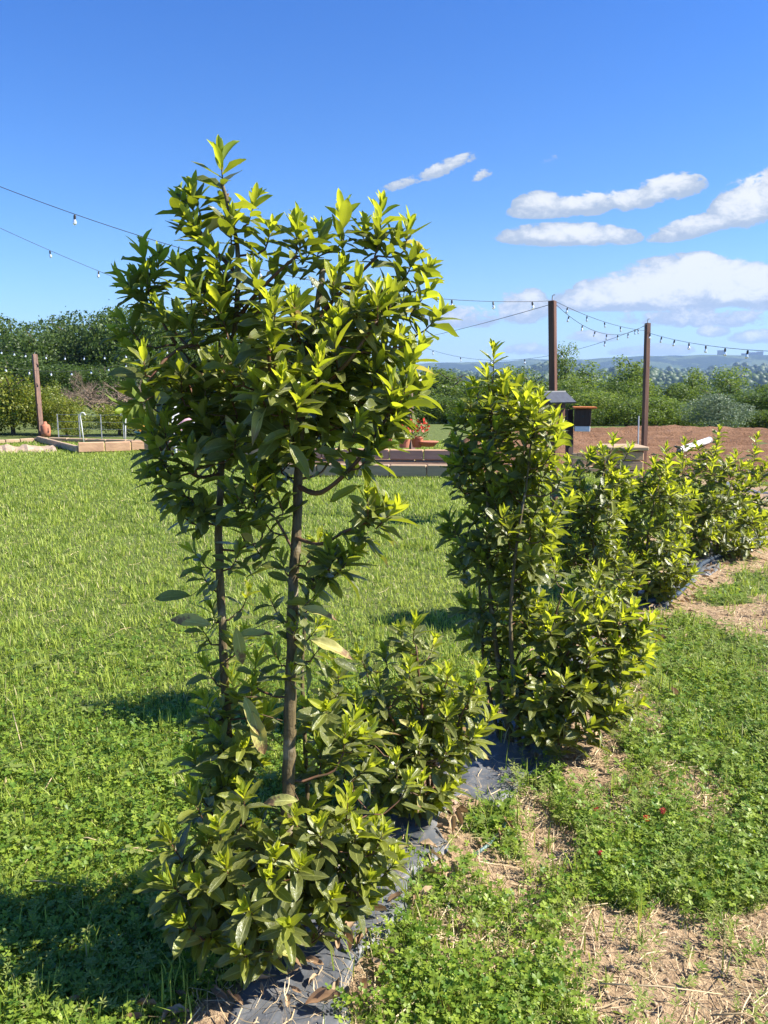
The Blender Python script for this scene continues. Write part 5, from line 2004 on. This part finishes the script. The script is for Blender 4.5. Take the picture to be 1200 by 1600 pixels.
# planks and stakes of the right planter
R0 = G(893, 738)
pl = thing('timber_planter', 'low planter of upright wooden boards below the nest box', 'planter', R0)
R1 = G(962, 738)
for i in range(9):
    c = R0.lerp(R1, (i + .5) / 9)
    MB().box((c.x, c.y, .14 + random.uniform(0, .02)), (.07, .035, .28 + random.uniform(-.03, .03)), 0, bev=.004).build('board', M['sleeper_old'], pl)
MB().box(((R0.x + R1.x) / 2, R0.y - .05, .06), (R1.x - R0.x + .1, .05, .09), 0, bev=.008).build('rail', M['sleeper'], pl)
S0, S1 = G(970, 765), G(1003, 765)
pl2 = thing('timber_planter', 'tall stacked plank planter just left of the thinner post', 'planter', S0)
for k in range(4):
    MB().box(((S0.x + S1.x) / 2, S0.y + .2, .06 + k * .125), (S1.x - S0.x, .4, .115), 0, bev=.008).build('plank', M['sleeper'], pl2)
MB().box(((S0.x + S1.x) / 2 - .08, S0.y + .2, .535), (S1.x - S0.x + .25, .5, .05), 0, bev=.008).build('top_board', M['sleeper_old'], pl2)

# nest box on its own dark post
np0, np1 = P(890, 735, 12.4), P(889, 640, 12.4)
np0.z = -.05
nb = thing('nest_box_post', 'short dark post holding the nest box with orange lid', 'post', (np0.x, np0.y, 0))
MB().beam(np0, np1, .10, .10, .2, bev=.008).build('timber', M['post_dark'], nb)
c = P(910, 655, 12.3)
box = thing('nest_box', 'dark brown nest box with orange lid and white lower board', 'nest box', c)
MB().box(c + Vector((0, 0, .03)), (.25, .20, .27), -.15, bev=.006).build('body', M['post_dark'], box)
MB().box(c + Vector((.02, -.01, .185)), (.36, .28, .028), -.15, bev=.004).build('lid', M['rust'], box)
MB().box(c + Vector((0, 0, -.15)), (.235, .19, .085), -.15, bev=.006).build('lower_board', M['white'], box)
hole = MB()
hole.tube([c + Vector((-.02, -.108, .05)), c + Vector((-.02, -.104, .05))], .022, 12)
hole.build('entrance_hole', M['black'], box)

# birdhouse with a dark roof on the thick post
c = P(862, 634, 7.55)
bh = thing('birdhouse', 'small dark roofed birdhouse fixed low on the thick post', 'birdhouse', c)
MB().box(c + Vector((0, -.02, -.04)), (.20, .16, .18), .5, bev=.004).build('body', M['post'], bh)
rz = Matrix.Rotation(.5, 3, 'Z')
for sgn in (-1, 1):
    rot = rz @ Matrix.Rotation(sgn * .55, 3, 'X')
    MB().box(c + rz @ Vector((0, -.0 - sgn * .075, .085)) + Vector((0, -.02, 0)), (.32, .20, .018), rot=rot).build('roof_board', M['roofdark'], bh)
gb = MB()
for sx in (-.102, .098):
    a = [rz @ Vector((sx, -.08, 0.05)), rz @ Vector((sx, .08, .05)), rz @ Vector((sx, 0, .115)), rz @ Vector((sx + .004, -.08, .05)), rz @ Vector((sx + .004, .08, .05)), rz @ Vector((sx + .004, 0, .115))]
    gb.add([c + Vector((0, -.02, 0)) + q for q in a], [(0, 1, 2), (5, 4, 3), (0, 3, 4, 1), (1, 4, 5, 2), (2, 5, 3, 0)])
gb.build('gable', M['post'], bh)

# thin metal rod, white pipe on the field
a, b = G(996, 752), P(998, 650, 10.9)
a.z = -.05
o = MB().tube([a, b], .010, 7).build('metal_rod', M['grey_metal'])
tag(o, 'thin pale metal rod standing just left of the thinner post', 'rod')
a, b = G(1062, 712) + Vector((0, 0, .10)), G(1106, 697) + Vector((0, 0, .12))
pp = thing('white_pipe', 'short thick white pipe lying on the ploughed field above the fifth bay', 'pipe', a)
MB().tube([a, a.lerp(b, .5), b], [.065, .065, .065], 14, cap=False).build('pipe_wall', M['white'], pp, smooth=True)
MB().tube([b - (b - a) * .02, b + (b - a) * .03], .073, 14, cap=False).build('collar', M['grey_metal'], pp, smooth=True)
MB().tube([a + (b - a) * .01, b - (b - a) * .01], .058, 14, cap=True).build('lining', M['grey_metal'], pp, smooth=True)

# white hooks by the left shrubs
for (px, lab) in ((131, 'left white metal shepherd hook in front of the yellow green shrubs'), (196, 'right white metal shepherd hook near the flower bowl')):
    g = G(px, 692)
    h = .68
    sx = -1 if px > 150 else 1
    pts = [g + Vector((0, 0, -.02)), g + Vector((.02 * -sx, 0, h * .5)), g + Vector((.04 * -sx, 0, h * .88))]
    for k in range(7):
        an = k / 6 * 3.3
        pts.append(g + Vector((.04 * -sx + sx * (.055 - .055 * math.cos(an)), 0, h * .9 + .055 * math.sin(an))))
    o = MB().tube(pts, .013, 6).build('garden_hook', M['white'], smooth=True)
    tag(o, lab, 'hook', 'white garden hooks')

# wire fence behind the hooks
f0, f1 = G(85, 690), G(260, 694)
wf = thing('wire_fence', 'low thin wire fence with pale stakes behind the white hooks', 'fence', f0)
for i in range(6):
    p = f0.lerp(f1, i / 5) + Vector((0, .25, 0))
    MB().box((p.x, p.y, .30), (.018, .018, .62), .2).build('fence_stake', M['grey_metal'], wf)
for z in (.12, .28, .44, .6):
    MB().tube([f0 + Vector((0, .25, z)), f1 + Vector((0, .25, z))], .004, 4).build('wire', M['grey_metal'], wf)

# pots and flowers


def pot(c, r, h, mat, name='pot', parent=None):
    return MB().lathe(c, [(.01, 0), (r * .68, 0), (r * .8, h * .4), (r * .95, h * .85), (r * 1.06, h * .86), (r * 1.06, h), (r * .92, h), (r * .9, h * .88), (.01, h * .86)], 16).build(name, M[mat], parent, smooth=False)


def blooms(c, r, hgt, n, mat, parent, leafmat='tree_mid', size=.03):
    rn = random.Random(n)
    for nm, mt, nn_, zz in (('foliage', leafmat, n * 3, .0), ('flowers', mat, n, .35)):
        V, F = [], []
        for i in range(nn_):
            a = rn.random() * 6.28
            q = rn.random() ** .5 * r
            p = Vector(c) + Vector((math.cos(a) * q, math.sin(a) * q, hgt * (zz + (1 - zz) * rn.random()) * (1.1 - .5 * q / r)))
            u = Vector([rn.gauss(0, 1) for _ in range(3)]).normalized() * size
            v = u.orthogonal().normalized() * size * (.9 if nm == 'flowers' else .45)
            b = len(V)
            V += [p - u, p + v, p + u, p - v]
            F.append((b, b + 1, b + 2, b + 3))
        mb_ = MB()
        mb_.v, mb_.f = [tuple(x) for x in V], F
        mb_.build(nm, M[mt], parent, kind='stuff')


c = G(72, 684)
o = thing('terracotta_jar', 'terracotta pot standing at the foot of the leaning post', 'pot', c)
MB().lathe(c + Vector((0, 0, .03)), [(.01, 0), (.10, 0), (.115, .1), (.11, .25), (.09, .28), (.05, .30), (.04, .35), (.01, .36)], 16).build('jar_wall', M['terracotta'], o, smooth=True)
c = G(229, 701) + Vector((0, 0, .19))
o = thing('flower_bowl', 'teal bowl of orange flowers standing on the left timber bed', 'flower pot', c)
MB().lathe(c, [(.01, 0), (.12, 0), (.17, .06), (.22, .14), (.235, .15), (.22, .16), (.01, .13)], 18).build('bowl', M['teal'], o, smooth=True)
blooms(c + Vector((0, 0, .14)), .17, .13, 60, 'orangeflower', o, size=.026)
g = G(241, 703)
o = MB().box((g.x, g.y - .1, .2), (.07, .07, .44), .1, bev=.006).build('timber_stake', M['sleeper'])
tag(o, 'short orange timber stake beside the teal flower bowl', 'stake')
for i, (px, py, dy, lab) in enumerate(((634, 742, 1.0, 'terracotta pot of red flowers by the hidden post, left one'), (657, 742, 1.25, 'terracotta pot of red flowers just right of the hidden post'), (604, 742, 1.1, 'terracotta pot of red flowers behind the lower leaves of the near bay'))):
    c = G(px, py) + Vector((0, dy, .32 if i != 1 else .3))
    o = thing('flower_pot', lab, 'flower pot', c, 'pots of red flowers on the middle bed')
    pot(c, .11, .18, 'terracotta', 'pot_wall', o)
    blooms(c + Vector((0, 0, .16)), .2, .36, 42, 'redflower', o, size=.035)
c = G(676, 742) + Vector((0, 1.2, .0))
o = thing('planting_bowl', 'shallow pink grey bowl on the middle bed right of the red flowers', 'bowl', c + Vector((0, 0, .32)))
MB().lathe(c + Vector((0, 0, .32)), [(.01, 0), (.10, 0), (.16, .07), (.175, .08), (.16, .085), (.01, .05)], 14).build('bowl_wall', M['terracotta'], o, smooth=True)

# white garden chairs seen through the leaves of the near bay


def chair(px, py, rz, label):
    c = G(px, py)
    o = thing('garden_chair', label, 'chair', (c.x, c.y, 0), 'white garden chairs behind the near bay', rz)
    def bx(name, ctr, size, mat='white', tilt=0):
        m = MB().box((0, 0, 0), size, rot=Matrix.Rotation(tilt, 3, 'X'), bev=.008)
        me = bpy.data.meshes.new(name)
        me.from_pydata([tuple(Vector(v) + Vector(ctr)) for v in m.v], [], m.f)
        me.materials.append(M[mat])
        link(name, me, o)
    for sx in (-.22, .22):
        for sy in (-.2, .2):
            bx('leg', (sx, sy, .2), (.035, .035, .4))
    bx('seat', (0, 0, .42), (.5, .48, .035))
    bx('backrest', (0, .24, .70), (.5, .03, .52), tilt=-.15)
    bx('armrest', (-.25, 0, .62), (.05, .46, .03))
    bx('armrest', (.25, 0, .62), (.05, .46, .03))
    return c


c = chair(294, 712, .3, 'white garden chair left one, glimpsed between the leaves of the near bay')
o = thing('cushion', 'pale pink cushion leaning on the left white chair', 'cushion', (c.x, c.y, .44))
MB().box((c.x, c.y + .08, .62), (.34, .10, .30), .3, bev=.045).build('cushion_cover', M['pink'], o, smooth=True)
chair(332, 712, -.2, 'white garden chair right one, glimpsed between the leaves of the near bay')

# ------------------------------------------------------------------ the air
hz = bpy.data.meshes.new('haze')
hb = MB().box((0, 0, 0), (9600, 9600, 1))
hz_lo, hz_hi = -60.0, 190.0
hz.from_pydata([(x, y, hz_lo if z < 0 else hz_hi) for (x, y, z) in hb.v], [], hb.f)
hm, t, out = new_mat('clear spring air')
pv = t.node('ShaderNodeVolumePrincipled')
pv.inputs['Color'].default_value = (.45, .66, 1, 1)
pv.inputs['Density'].default_value = .00019
pv.inputs['Anisotropy'].default_value = .1
t.l.new(pv.outputs[0], out.inputs['Volume'])
hz.materials.append(hm)
link('haze', hz, kind='stuff')
